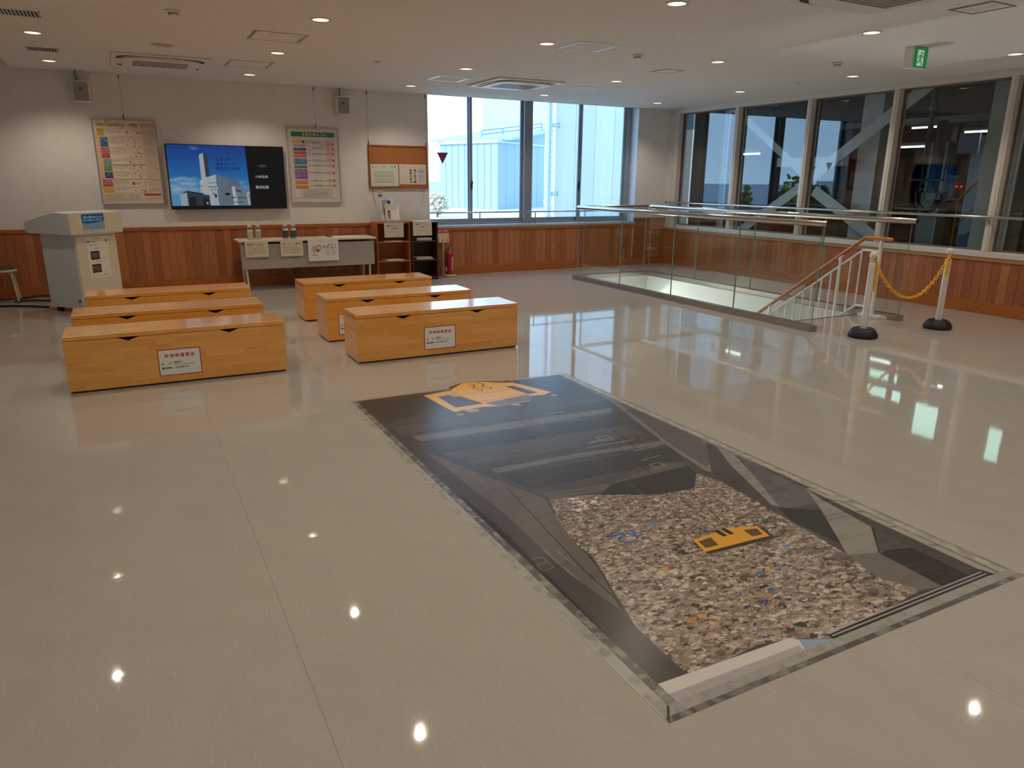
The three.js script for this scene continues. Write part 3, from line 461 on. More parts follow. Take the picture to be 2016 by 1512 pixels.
{ // stairwell lining and the flight going down to a lit landing
  const lin = S(0xe2e2dd, { roughness: 0.7 });
  const wellWall = (name, gs, m = lin) => struct(mesh(name, gs, m), 'white lining of the stairwell');
  wellWall('wall_well_near', box(SX0 - 0.02, SX0, -3.6, -0.005, SZ0, SZ1)); wellWall('wall_well_far', box(SX1, SX1 + 0.02, -3.6, -0.005, SZ0, SZ1));
  wellWall('wall_well_end', box(SX0, SX1, -0.5, -0.005, SZ0 - 0.02, SZ0)); wellWall('wall_well_head', box(SX0, SX1, -3.6, -0.005, SZ1, SZ1 + 0.02));
  wellWall('floor_landing', box(SX0 - 0.1, SX1 + 0.1, -3.7, -3.6, -1.2, SZ1 + 0.1), M.floorUnder);
  wellWall('wall_landing_side', [box(SX0 - 0.12, SX0 - 0.02, -3.6, -0.3, -1.2, SZ0)]); wellWall('wall_landing_far', [box(SX1 + 0.02, SX1 + 0.12, -3.6, -0.3, -1.2, SZ0)]); wellWall('wall_landing_end', box(SX0, SX1, -3.6, -0.3, -1.2, -1.1));
  struct(mesh('trim_nosing', rbox(SX0, SX1, -0.012, 0.002, SZ1 - 0.02, SZ1 + 0.005, 0.002), M.dark), 'dark nosing strip at the top step');
  const la = thing('landing_lamp', 'globe lamp on the stair landing below the floor', 'lamp', [-2.02, -1.25, 0.35]);
  mesh('lamp_globe', new THREE.SphereGeometry(0.12, 24, 16), new THREE.MeshStandardMaterial({ color: 0xffffff, emissive: new THREE.Color(0.95, 1, 0.97), emissiveIntensity: 3 }), la); mesh('stem', rod(V(0, 0.1, 0), V(0, 0.95, 0), 0.012), M.whiteMetal, la);
  const pl = new THREE.PointLight(new THREE.Color(0.95, 1, 0.97), 22); pl.castShadow = true; pl.shadow.radius = 5; la.add(pl);
  const st = thing('staircase', 'flight of steps going down inside the glass railing', 'stairs');
  for (let k = 0; k < 14; k++) mesh('stair_step', rbox(SX0 + 0.01, SX1 - 0.01, -0.19 * (k + 1) - 0.04, -0.19 * (k + 1), SZ1 - 0.255 * (k + 1), SZ1 - 0.255 * k, 0.006), M.floorUnder, st);
}

// ceiling with round openings for the downlights
const LX = [-9.35, -7.26, -5.18, -3.1, -1.0], LZ = [0, 1, 2, 3, 4, 5, 6].map((k) => 0.85 + 1.822 * k);
const CXL = -9.79;
{
  const s = new THREE.Shape([[CXL, -0.0], [0.0, -0.0], [0.0, -ZB], [CXL, -ZB]].map(([a, b]) => new THREE.Vector2(a, b)));
  for (const x of LX) for (const z of LZ) { const h = new THREE.Path(); h.absarc(x, -z, 0.066, 0, TAU, false); s.holes.push(h); }
  const g = uvMetres(new THREE.ExtrudeGeometry(s, { depth: 0.018, bevelEnabled: false, curveSegments: 20 }).rotateX(-Math.PI / 2).translate(0, H, 0));
  const c = struct(mesh('ceiling', g, M.ceil), 'off-white speckled ceiling board');
  mesh('edge_fascia', box(CXL - 0.015, CXL, H, 3.2, 0, ZB), M.wall, c);
  mesh('upper_ceiling', box(XL, CXL - 0.015, 3.2, 3.25, 0, ZB), M.wall, c);
  mesh('roof_slab', box(XL - 0.3, 0.3, 3.25, 3.5, -0.3, ZB + 0.3), M.floorUnder, c);
  mesh('shadow_gap_trim', box(CXL, 0, H - 0.004, H + 0.006, 0.0, 0.012), M.frameWhite, c);
}

const planks = [];
for (const hgt of [0.60, 0.47, 0.665]) planks.push([0, 1, 2, 3, 4, 5].map((k) => { const w = 0.1; const gm = new RoundedBoxGeometry(w - 0.0022, hgt, 0.012, 1, 0.0022); return uvMetres(gm, k * 0.331 + 0.13, k * 0.17 + hgt); }));
function boards(parent, n, place, kind, set = M.board) {
  for (let k = 0; k < n; k++) {
    const q = Math.floor(rnd() * 6), m = mesh('plank', planks[kind][q], set[Math.floor(rnd() * 5)], parent);
    place(m, k);
  }
}
{ // back wall
  seed = 909;
  const w = setting('wall_back', 'warm white back wall over a dark wood board dado');
  mesh('plaster', [box(XL - 0.25, -4.63, 0, 3.25, -0.31, 0), box(-0.70, 0.25, 0, 3.25, -0.31, 0), box(-4.63, -0.70, -0.1, 0.72, -0.31, 0), box(-4.63, -0.70, H + 0.09, 3.25, -0.31, 0)], M.wall, w);
  boards(w, 68, (m, k) => m.position.set(-11.4 + 0.1 * k, 0.14 + 0.3325, 0.006), 2);                    // left of the window
  boards(w, 39, (m, k) => m.position.set(-4.58 + 0.1 * k, 0.14 + 0.30 - 0.024, 0.006), 0);              // under the window
  boards(w, 7, (m, k) => m.position.set(-0.655 + 0.1 * k, 0.14 + 0.3325, 0.006), 2);
  mesh('dado_cap', [rbox(XL, -4.60, 0.79, 0.837, 0, 0.026, 0.005), rbox(-0.72, 0, 0.79, 0.837, 0, 0.026, 0.005)], M.cap, w);
  mesh('dado_cap', rbox(-4.63, -0.70, 0.69, 0.732, 0, 0.026, 0.005), M.cap, w);
  mesh('end_stile', [rbox(-4.66, -4.60, 0.14, 0.79, 0, 0.018, 0.003)], M.cap, w);
  const b = struct(mesh('baseboard_back', rbox(XL, 0, 0.0, 0.14, 0, 0.02, 0.004), M.cap), 'wooden skirting board along the back wall');
}
{ // right wall: dado, white sill and mullions, big panes on to the machine hall
  const w = setting('wall_right', 'right wall with dark wood dado under interior windows');
  mesh('dado_backing', box(0.0, 0.2, -0.1, 0.65, 0, ZB), M.wall, w);
  mesh('bulkhead', box(0.0, 0.2, H, 3.3, 0, ZB), M.wall, w);
  mesh('corner_pier', box(0.0, 0.2, 0.65, H, -0.02, 0.10), M.wall, w);
  boards(w, 72, (m, k) => { m.rotation.y = -Math.PI / 2; m.position.set(-0.006, 0.14 + 0.235, 0.07 + 0.1 * k); }, 1, M.board);
  mesh('dado_backing_board', rbox(-0.012, 0, 0.14, 0.61, 7.22, ZB, 0.003), M.board[0], w);
  mesh('dado_cap', rbox(-0.026, 0, 0.606, 0.65, 0.02, ZB, 0.005), M.boardLight, w);
  struct(mesh('baseboard_right', rbox(-0.02, 0, 0.0, 0.14, 0.02, ZB, 0.004), M.cap), 'wooden skirting board along the right wall');
  const mz = [1.63, 3.045, 4.39, 5.80, 7.21, 8.62, 10.03, 11.44, 12.85];
  const win = setting('window_1', 'row of tall white-framed panes looking into the dark machine hall');
  mesh('sill', rbox(-0.035, 0.2, 0.65, 0.715, 0.02, ZB, 0.006), M.frameWhite, win);
  mesh('head_trim', [rbox(-0.02, 0.16, 2.612, H - 0.001, 0.02, ZB, 0.004), rbox(-0.028, 0.0, 2.655, H - 0.001, 0.02, ZB, 0.003)], M.frameWhite, win);
  mesh('jamb', [rbox(-0.02, 0.16, 0.715, 2.612, 0.10, 0.255, 0.004)], M.frameWhite, win);
  let z0 = 0.255;
  for (const z of [...mz, ZB]) {
    if (z < ZB) { mesh('mullion', [rbox(-0.02, 0.16, 0.715, 2.612, z - 0.038, z + 0.038, 0.004), rbox(-0.028, 0, 0.715, 2.612, z - 0.012, z + 0.012, 0.003)], M.frameWhite, win); }
    mesh('pane', box(0.085, 0.0852, 0.715, 2.612, z0, z - 0.038), M.glass, win);
    mesh('glazing_bead', [box(0.07, 0.1, 0.715, 0.735, z0, z - 0.038), box(0.07, 0.1, 2.592, 2.612, z0, z - 0.038), box(0.07, 0.1, 0.735, 2.592, z0, z0 + 0.018), box(0.07, 0.1, 0.735, 2.592, z - 0.056, z - 0.038)], S(0x6e665e), win);
    z0 = z + 0.038;
  }
}
{ // unseen walls that close the room
  const a = setting('wall_left', 'left wall beyond the picture'); mesh('plaster', [box(XL - 0.25, XL, 0, 3.25, 0, ZB)], M.wall, a);
  const b = setting('wall_front', 'wall behind the viewer'); mesh('plaster', box(XL - 0.25, 0.25, 0, 3.25, ZB, ZB + 0.25), M.wall, b);
}
{ // daylight window in the back wall: two sliding pairs
  const w = setting('window_2', 'wide aluminium sliding window with daylight in the back wall');
  const zi = -0.19, zo = -0.30, A = M.aluFrame, T = H + 0.09;
  mesh('reveal', [box(-0.712, -0.70, 0.76, T, -0.31, 0.004), box(-4.63, -4.618, 0.76, T, -0.31, 0.004)], P(0xe3e8ee, { roughness: 0.5 }), w);
  mesh('sill', [rbox(-4.63, -0.70, 0.732, 0.772, -0.31, 0.03, 0.006)], P(0xbfc6cc, { roughness: 0.3, metalness: 0.3 }), w);
  mesh('outer_frame', [rbox(-4.615, -0.715, 0.772, 0.80, zo, zi, 0.003), rbox(-4.615, -0.715, T - 0.03, T, zo, zi, 0.003), rbox(-0.825, -0.715, 0.772, T, zo, zi, 0.003), rbox(-4.615, -4.585, 0.772, T, zo, zi, 0.003)], A, w);
  mesh('mullion', [rbox(-2.86, -2.716, 0.772, T, zo, zi + 0.01, 0.004)], A, w);
  const sash = (x0, x1, z) => {
    const fr = mesh('sash', [rbox(x0, x0 + 0.045, 0.80, T - 0.03, z - 0.015, z + 0.015, 0.003), rbox(x1 - 0.045, x1, 0.80, T - 0.03, z - 0.015, z + 0.015, 0.003), rbox(x0, x1, 0.80, 0.862, z - 0.0145, z + 0.0145, 0.003)], A, w);
    mesh('pane', box(x0 + 0.045, x1 - 0.045, 0.862, T - 0.03, z - 0.0001, z + 0.0001), M.glass, fr); return fr;
  };
  const s1 = sash(-4.585, -3.79, -0.222), s2 = sash(-3.855, -2.86, -0.262); const s3 = sash(-2.716, -1.695, -0.262), s4 = sash(-1.80, -0.825, -0.222);
  for (const [x, s] of [[-3.81, s1], [-1.775, s4]]) mesh('latch', [rbox(x - 0.014, x + 0.014, 1.32, 1.42, -0.208, -0.185, 0.004), rbox(x - 0.01, x + 0.012, 1.40, 1.45, -0.2, -0.17, 0.003)], M.black, s);
  // red fire-access triangle stuck on the first pane
  mesh('access_triangle', new THREE.ExtrudeGeometry(new THREE.Shape([[-0.095, 0.085], [0.095, 0.085], [0, -0.085]].map(([a, b]) => new THREE.Vector2(a, b))), { depth: 0.0006, bevelEnabled: false }).translate(-4.298, 1.79, -0.2205), S(0x8a4048), s1);
  const bar = tag(thing('guard_bar', 'thin steel guard bar across the daylight window', 'rail'), 'thin steel guard bar across the daylight window', 'rail');
  mesh('bar', rod(V(-4.615, 0.965, -0.05), V(-0.715, 0.965, -0.05), 0.0115, 14), M.steelSoft, bar);
  for (const x of [-3.735, -2.71]) mesh('post', rod(V(x, 0.772, -0.05), V(x, 0.955, -0.05), 0.009), M.steelSoft, bar);
}

// ------------------------------------------------------------------ ceiling fittings
const ord = ['first', 'second', 'third', 'fourth', 'fifth', 'sixth', 'seventh'];
const lampGlow = new THREE.MeshStandardMaterial({ color: 0xffffff, emissive: new THREE.Color(1, 0.86, 0.66), emissiveIntensity: 4.5, roughness: 0.5 });
const cupMat = P(0xf4efe6, { roughness: 0.22 });
const ringG = lathe([[0.064, 0.012], [0.064, -0.003], [0.066, -0.006], [0.082, -0.005], [0.0835, 0], [0.064, 0.0]], 32), cupG = lathe([[0.064, 0.0], [0.058, 0.03], [0.05, 0.062], [0.0, 0.0625]], 32), lampG = lathe([[0.0001, 0.019], [0.034, 0.020], [0.04, 0.026], [0.042, 0.06], [0.0001, 0.0605]], 24);
const LCOL = ['leftmost', 'second', 'third', 'fourth', 'rightmost'];
LX.forEach((x, i) => LZ.forEach((z, k) => {
  const t = thing('downlight', `round recessed ceiling downlight, ${ord[k]} from the back wall in the ${LCOL[i]} row`, 'downlight', [x, H, z], 0, 'recessed ceiling downlights');
  mesh('trim_ring', ringG, M.whiteMetal, t); mesh('reflector', cupG, cupMat, t); mesh('lamp', lampG, lampGlow, t);
  const l = new THREE.SpotLight(new THREE.Color(1, 0.86, 0.70), LAMP_I, 0, 1.12, 0.45, 2);
  l.position.set(0, 0.006, 0); l.target.position.set(0, -1, 0); l.castShadow = true; l.shadow.radius = 1.2; t.add(l, l.target);
}));
{ // four-way air conditioner cassettes
  const W = 0.475;
  const make = (label, x, z) => {
    const t = thing('air_conditioner', label, 'air conditioner', [x, H, z], 0, 'ceiling cassette air conditioners');
    const shell = new THREE.Shape([[-W, -W], [W, -W], [W, W], [-W, W]].map(([a, b]) => new THREE.Vector2(a, b)));
    mesh('panel', new RoundedBoxGeometry(2 * W, 0.022, 2 * W, 3, 0.01).translate(0, -0.011, 0), M.plastic, t);
    const rrect = (a, r) => { const s = []; for (let q = 0; q < 4; q++) for (let k = 0; k <= 8; k++) { const an = q * Math.PI / 2 + k / 8 * Math.PI / 2, cx = (q === 0 || q === 3 ? 1 : -1) * (a - r), cy = (q < 2 ? 1 : -1) * (a - r); s.push([cx + Math.cos(an) * r, cy + Math.sin(an) * r]); } return s; };
    mesh('centre_panel', extr(rrect(0.37, 0.12), 0.012, 0.003).rotateX(Math.PI / 2).translate(0, -0.025, 0), M.plastic, t);
    mesh('air_slot', extr(rrect(0.425, 0.15), 0.002, 0, [rrect(0.378, 0.125)]).rotateX(Math.PI / 2).translate(0, -0.0221, 0), M.black, t);
    for (let s = 0; s < 4; s++) { const fl = mesh('louvre_flap', [new RoundedBoxGeometry(0.44, 0.005, 0.05, 2, 0.002).rotateX(0.12).translate(0, -0.0265, 0.402)], M.plastic, t); fl.rotation.y = s * Math.PI / 2; }
    mesh('filter_backing', rbox(-0.27, 0.27, -0.0412, -0.039, -0.21, 0.21, 0.0005), M.blackHole, t);
    const bars = []; for (let k = 0; k <= 26; k++) bars.push(box(-0.27 + k * 0.54 / 26 - 0.0022, -0.27 + k * 0.54 / 26 + 0.0022, -0.0426, -0.0412, -0.21, 0.21)); for (let k = 0; k <= 10; k++) bars.push(box(-0.27, 0.27, -0.0427, -0.0413, -0.21 + k * 0.042 - 0.004, -0.21 + k * 0.042 + 0.004));
    const gr = mesh('intake_grille', bars, M.plastic, t); gr.userData.kind = 'stuff';
    return t;
  };
  make('square ceiling air conditioner with dark grille above the screen', -8.28, 1.45);
  make('square ceiling air conditioner in front of the daylight window', -4.09, 1.81);
  make('square ceiling air conditioner cut by the upper picture edge, near the exit sign', -4.22, 7.27);
}
{ // access hatches: a lid set in a thin frame
  const list = [[-7.655, -7.195, 3.34, 3.78, 'upper of two ceiling hatches left of centre, beside a downlight'], [-7.63, -7.17, 1.49, 1.98, 'lower of two ceiling hatches left of centre, nearer the screen wall'], [-5.235, -4.80, 1.55, 2.01, 'ceiling hatch with bright edges left of the window air conditioner'], [-4.985, -4.55, 4.33, 4.76, 'flush ceiling hatch in the middle of the ceiling'], [-3.205, -2.90, 1.66, 2.04, 'small bright-edged ceiling hatch right of the window air conditioner'], [-3.26, -2.985, 3.56, 3.83, 'small ceiling hatch beside the smoke detector'], [-3.365, -3.07, 7.14, 7.45, 'small ceiling hatch at the upper right picture corner']];
  for (const [x0, x1, z0, z1, label] of list) {
    const t = thing('ceiling_hatch', label, 'hatch', [(x0 + x1) / 2, H, (z0 + z1) / 2], 0, 'ceiling hatches'), a = (x1 - x0) / 2, b = (z1 - z0) / 2;
    mesh('frame', [box(-a, a, -0.004, 0, -b, -b + 0.011), box(-a, a, -0.004, 0, b - 0.011, b), box(-a, -a + 0.011, -0.004, 0, -b, b), box(a - 0.011, a, -0.004, 0, -b, b)], M.steelSoft, t);
    mesh('lid', rbox(-a + 0.014, a - 0.014, -0.003, 0, -b + 0.014, b - 0.014, 0.001), M.ceil, t);
    for (const s of [-1, 1]) mesh('hinge', box(s * (a - 0.021) - 0.009, s * (a - 0.021) + 0.009, -0.0045, -0.001, -b + 0.03, b - 0.03), M.alu, t);
  }
  for (const [x, z, label] of [[-9.36, 3.57, 'slatted ceiling vent at the upper left picture corner'], [-9.35, 1.70, 'slatted ceiling vent between two downlights at the left']]) {
    const t = thing('ceiling_vent', label, 'vent', [x, H, z], 0, 'slatted ceiling vents');
    mesh('frame', [box(-0.145, 0.145, -0.006, 0, -0.135, -0.122), box(-0.145, 0.145, -0.006, 0, 0.122, 0.135), box(-0.145, -0.135, -0.006, 0, -0.135, 0.135), box(0.135, 0.145, -0.006, 0, -0.135, 0.135)], M.plastic, t);
    mesh('backing', box(-0.135, 0.135, -0.002, 0, -0.122, 0.122), M.blackHole, t);
    for (let k = 0; k < 11; k++) mesh('slat', new THREE.BoxGeometry(0.013, 0.0015, 0.244).rotateZ(0.5).translate(-0.125 + k * 0.025, -0.006, 0), M.alu, t);
  }
  const sp = thing('ceiling_speaker', 'flat round ceiling speaker above the left air conditioner', 'speaker', [-8.31, H, 2.61]);
  mesh('rim', lathe([[0.0, -0.006], [0.105, -0.007], [0.112, -0.003], [0.113, 0]], 36), M.ceil, sp); mesh('grille', lathe([[0.0, -0.0085], [0.098, -0.0085], [0.1, -0.006]], 36), P(0xb9ada0, { roughness: 0.7 }), sp);
  for (const [x, z, label] of [[-8.317, 4.25, 'smoke detector on the ceiling at the upper left'], [-4.093, 4.42, 'smoke detector on the ceiling above the glass railing'], [-1.99, 5.08, 'smoke detector on the ceiling left of the exit sign']]) {
    const t = thing('smoke_detector', label, 'smoke detector', [x, H, z], 0, 'ceiling smoke detectors');
    mesh('base', lathe([[0, 0], [0.055, 0], [0.056, -0.008], [0.048, -0.016], [0, -0.018]], 28), M.plastic, t); mesh('chamber', lathe([[0, -0.018], [0.036, -0.018], [0.032, -0.034], [0.026, -0.04], [0, -0.041]], 24), M.plastic, t);
    const sl = []; for (let k = 0; k < 14; k++) sl.push(new THREE.BoxGeometry(0.003, 0.012, 0.004).translate(0.0345, -0.026, 0).rotateY(k / 14 * TAU)); const o = mesh('vent_slots', sl, M.black, t); o.userData.kind = 'stuff';
  }
  for (const [x, z, label] of [[-6.21, 2.65, 'tiny round ceiling sensor left of the window hatch'], [-1.06, 3.73, 'tiny round ceiling sensor near the interior windows']]) {
    const t = thing('ceiling_sensor', label, 'sensor', [x, H, z]); mesh('plate', lathe([[0, -0.004], [0.04, -0.004], [0.043, 0]], 24), P(0xb5aba0, { roughness: 0.5 }), t); mesh('bulb', new THREE.SphereGeometry(0.012, 14, 10).translate(0, -0.008, 0), M.plastic, t);
  }
  const ex = thing('exit_sign', 'green running-man exit sign hanging from the ceiling', 'exit sign', [-2.115, H - 0.01, 6.10]);
  mesh('housing', rbox(-0.108, 0.108, -0.175, 0.008, -0.09, 0.0, 0.004), M.plastic, ex); mesh('ceiling_plate', rbox(-0.08, 0.08, 0.003, 0.01, -0.095, 0.012, 0.002), M.steelSoft, ex);
  mesh('sign_face', new THREE.BoxGeometry(0.198, 0.166, 0.002).translate(0.004, -0.084, 0.001), new THREE.MeshStandardMaterial({ map: texExit, emissive: 0xffffff, emissiveMap: texExit, emissiveIntensity: 0.25, roughness: 0.4 }), ex);
}

// ------------------------------------------------------------------ storage benches
function makeBench(label, x0, x1, zf, depth, sheetMap, sheetX, mat) {
  const cx = (x0 + x1) / 2, w = x1 - x0, t = thing('storage_bench', label, 'bench', [cx, 0, zf - depth / 2], 0, 'pine storage benches'), a = w / 2, b = depth / 2, T = 0.02;
  const notch = (c) => [[c + 0.07, 0.372], [c, 0.346], [c - 0.07, 0.372]];
  const front = [[-a, 0.014], [a, 0.014], [a, 0.372], ...notch(0.34), ...notch(-0.34), [-a, 0.372]];
  const plate = (z) => { const g = extr(front, T).translate(0, 0, z); return uvMetres(g, rr(0, 3), rr(0, 3)); };
  mesh('front_panel', plate(b - T), mat, t); mesh('back_panel', uvMetres(box(-a, a, 0.014, 0.372, -b, -b + T), rr(0, 3), rr(0, 3)), mat, t);
  for (const s of [-1, 1]) mesh('side_panel', uvMetres(box(s * (a - T / 2) - T / 2, s * (a - T / 2) + T / 2, 0.014, 0.3715, -b + T, b - T), rr(0, 3), rr(0, 3)), mat, t);
  mesh('lid', uvMetres(rbox(-a, a, 0.3745, 0.405, -b, b, 0.003, 2), rr(0, 3), rr(0, 3)), mat, t);
  mesh('liner', box(-a + T, a - T, 0.02, 0.366, -b + T + 0.002, b - T - 0.004), M.blackHole, t);
  mesh('plinth', box(-a + 0.012, a - 0.012, 0, 0.014, -b + 0.012, b - 0.012), M.black, t);
  if (sheetMap) {
    const sm = S(0xffffff, { map: sheetMap, roughness: 0.45 });
    const sh = mesh('notice_sheet', new THREE.BoxGeometry(0.29, 0.198, 0.0008).translate(sheetX - cx, 0.16, b + 0.0006), sm, t); sh.userData.label = 'white notice sheet with red border';
  }
  return t;
}
seed = 515;
makeBench('front left pine storage bench with full red-bordered notice', -9.31, -7.825, 5.07, 0.40, texBench1, -8.59, M.pine);
makeBench('middle pine storage bench of the left row, no notice showing', -9.30, -7.83, 4.17, 0.40, null, 0, M.pine2);
makeBench('rearmost pine storage bench of the left row, beside the lectern', -9.245, -7.78, 3.10, 0.40, null, 0, M.pine);
makeBench('front right pine storage bench with notice and daylight glare on its lid', -7.262, -5.78, 5.10, 0.40, texBench2, -6.538, M.pine2);
makeBench('middle pine storage bench of the right row, its notice half hidden', -7.28, -5.81, 4.17, 0.40, texBench2, -7.03, M.pine);
makeBench('rearmost pine storage bench of the right row, before the table', -7.245, -5.80, 3.05, 0.42, null, 0, M.pine2);

// ------------------------------------------------------------------ print on the floor
{
  const x0 = -7.645, x1 = -5.885, z0 = 6.085, z1 = 9.505, X = (u) => x0 + (x1 - x0) * u / 1000, Z = (v) => z0 + (z1 - z0) * v / 1000;
  const pts = [[0, 0], [436, 0], [449, -8], [512, -24], [592, -20], [690, 0], [1000, 0], [1000, 1000], [0, 1000]].map(([u, v]) => [X(u), -Z(v)]);
  const s = new THREE.Shape(pts.map(([a, b]) => new THREE.Vector2(a, b)));
  const g = new THREE.ExtrudeGeometry(s, { depth: 0.0012, bevelEnabled: false }).rotateX(-Math.PI / 2), p = g.attributes.position, uv = new Float32Array(p.count * 2);
  const zt = Z(-30);
  for (let i = 0; i < p.count; i++) { uv[2 * i] = (p.getX(i) - x0) / (x1 - x0); uv[2 * i + 1] = 1 - (p.getZ(i) - zt) / (z1 - zt); }
  g.setAttribute('uv', new THREE.BufferAttribute(uv, 2));
  const o = mesh('floor_print', g, P(0xffffff, { map: texPrint, roughness: 0.26, ior: 1.5 })); o.position.y = 0.0003;
  tag(o, 'large floor print of a refuse pit with yellow crane grabs', 'floor print');
}

// ------------------------------------------------------------------ things on the back wall
function hung(name, label, category, x0, x1, y0, y1, z, t = 0.02) { return thing(name, label, category, [(x0 + x1) / 2, (y0 + y1) / 2, z]); }
const sheet = (w, h, t, map, rough = 0.7) => [new THREE.BoxGeometry(w, h, t), [M.paper, M.paper, M.paper, M.paper, S(0xffffff, { map, roughness: rough }), M.paper]];
function multi(name, [g, mats], parent, x = 0, y = 0, z = 0) { const m = new THREE.Mesh(g, mats); m.name = numbered(name); m.position.set(x, y, z); m.castShadow = m.receiveShadow = true; parent.add(m); return m; }
{
  const tv = thing('wall_television', 'large flat screen on the back wall showing a white plant under blue sky', 'television', [-7.52, 1.4715, 0.045]);
  mesh('bezel', [rbox(-0.74, 0.74, -0.4125, 0.4125, -0.02, 0.035, 0.006)], M.black, tv);
  mesh('wall_bracket', box(-0.3, 0.3, -0.2, 0.2, -0.044, -0.02), M.dark, tv);
  mesh('screen', new THREE.BoxGeometry(1.452, 0.797, 0.001).translate(0, 0.004, 0.0355), new THREE.MeshStandardMaterial({ color: 0x050506, emissive: 0xffffff, emissiveMap: texTV, emissiveIntensity: 0.42, roughness: 0.25 }), tv);
}
function framedPoster(label, x0, x1, y0, y1, map, mat, fw, lean) {
  const w = x1 - x0, h = y1 - y0, t = thing('framed_poster', label, 'poster', [(x0 + x1) / 2, (y0 + y1) / 2, 0.022]);
  mesh('frame', [rbox(-w / 2, w / 2, h / 2 - fw, h / 2, -0.02, 0.012, 0.004), rbox(-w / 2, w / 2, -h / 2, -h / 2 + fw, -0.02, 0.012, 0.004), rbox(-w / 2, -w / 2 + fw, -h / 2, h / 2, -0.02, 0.0115, 0.004), rbox(w / 2 - fw, w / 2, -h / 2, h / 2, -0.02, 0.0115, 0.004)], mat, t);
  multi('print', sheet(w - fw * 1.2, h - fw * 1.2, 0.004, map), t, 0, 0, -0.002);
  mesh('glazing', box(-w / 2 + fw, w / 2 - fw, -h / 2 + fw, h / 2 - fw, 0.0042, 0.0044), P(0xffffff, { transmission: 1, thickness: 0, roughness: 0, ior: 1.45 }), t);
  return t;
}
framedPoster('framed household rubbish sorting poster left of the screen', -9.048, -8.33, 1.126, 2.162, texPosterA, M.alu, 0.014);
framedPoster('framed poster with green title bar right of the screen', -6.712, -5.98, 1.128, 2.149, texPosterB, P(0xc9c2b8, { roughness: 0.35, metalness: 0.3 }), 0.026);
{
  const cb = thing('cork_board', 'cork notice board in a pale wood frame beside the daylight window', 'notice board', [-5.105, 1.642, 0.02]);
  mesh('frame', [rbox(-0.455, 0.455, 0.287, 0.307, -0.02, 0.012, 0.003), rbox(-0.455, 0.455, -0.307, -0.287, -0.02, 0.012, 0.003), rbox(-0.455, -0.435, -0.307, 0.307, -0.02, 0.0115, 0.003), rbox(0.435, 0.455, -0.307, 0.307, -0.02, 0.0115, 0.003)], P(0xd6a877, { map: oakMap, roughness: 0.5 }), cb);
  mesh('cork_panel', box(-0.436, 0.436, -0.288, 0.288, -0.012, 0.0), S(0xffffff, { map: corkMap, roughness: 0.95 }), cb);
  const c1 = multi('notice_paper', sheet(0.425, 0.315, 0.001, texChart), scene, -5.325, 1.522, 0.0245); tag(c1, 'pale green chart paper pinned on the cork board', 'paper');
  const c2 = multi('notice_paper', sheet(0.425, 0.29, 0.001, texTable), scene, -4.885, 1.538, 0.0245); tag(c2, 'pinkish paper with small pictures pinned on the cork board', 'paper');
  c1.rotation.z = 0.012;
  for (const [x, y, q] of [[-5.53, 1.67, 'pale push pin at the top left corner of the green chart'], [-5.12, 1.67, 'pale push pin at the top right corner of the green chart'], [-5.09, 1.675, 'pale push pin at the top left corner of the pinkish paper'], [-4.68, 1.675, 'pale push pin at the top right corner of the pinkish paper'], [-5.10, 1.40, 'pale push pin at the lower left corner of the pinkish paper'], [-5.13, 1.372, 'pale push pin at the lower right corner of the green chart']]) { const pn = mesh('push_pin', lathe([[0, 0.009], [0.005, 0.0085], [0.005, 0.006], [0.003, 0.003], [0.005, 0]], 10).rotateX(Math.PI / 2).translate(x, y, 0.0252), M.plastic); tag(pn, q, 'push pin', 'pins on the cork board'); }
  const cd = tag(mesh('hanging_cord', [tube([V(-5.52, 1.335, 0.006), V(-5.50, 1.2, 0.01), V(-5.47, 1.08, 0.006)], 0.0018, 16, 6)], M.dark), 'loose cord hanging below the left end of the cork board', 'cord');
  tag(mesh('hanging_cord', [tube([V(-4.70, 1.335, 0.006), V(-4.72, 1.2, 0.01), V(-4.76, 1.08, 0.006)], 0.0018, 16, 6)], M.dark), 'loose cord hanging below the window end of the cork board', 'cord');
}
{ // picture wires from the ceiling rail
  const L = [[-8.685, H, 2.162, 'thin picture wire above the rubbish sorting poster'], [-6.30, H, 2.149, 'thin picture wire above the green-titled poster'], [-5.545, H, 1.95, 'thin picture wire at the left end of the cork board'], [-4.655, H, 1.95, 'thin picture wire of the cork board at the window edge']];
  for (const [x, a, b, label] of L) { const t = thing('picture_wire', label, 'wire', [x, b, 0.007], 0, 'picture wires on the back wall'); mesh('wire', rod(V(0, 0, 0), V(0, a - b, 0), 0.0014, 6), M.steelSoft, t); mesh('hook', rbox(-0.005, 0.005, a - b - 0.055, a - b - 0.005, -0.006, 0.006, 0.002), M.dark, t); mesh('lower_hook', rbox(-0.005, 0.005, 0, 0.05, -0.006, 0.006, 0.002), M.dark, t); }
}
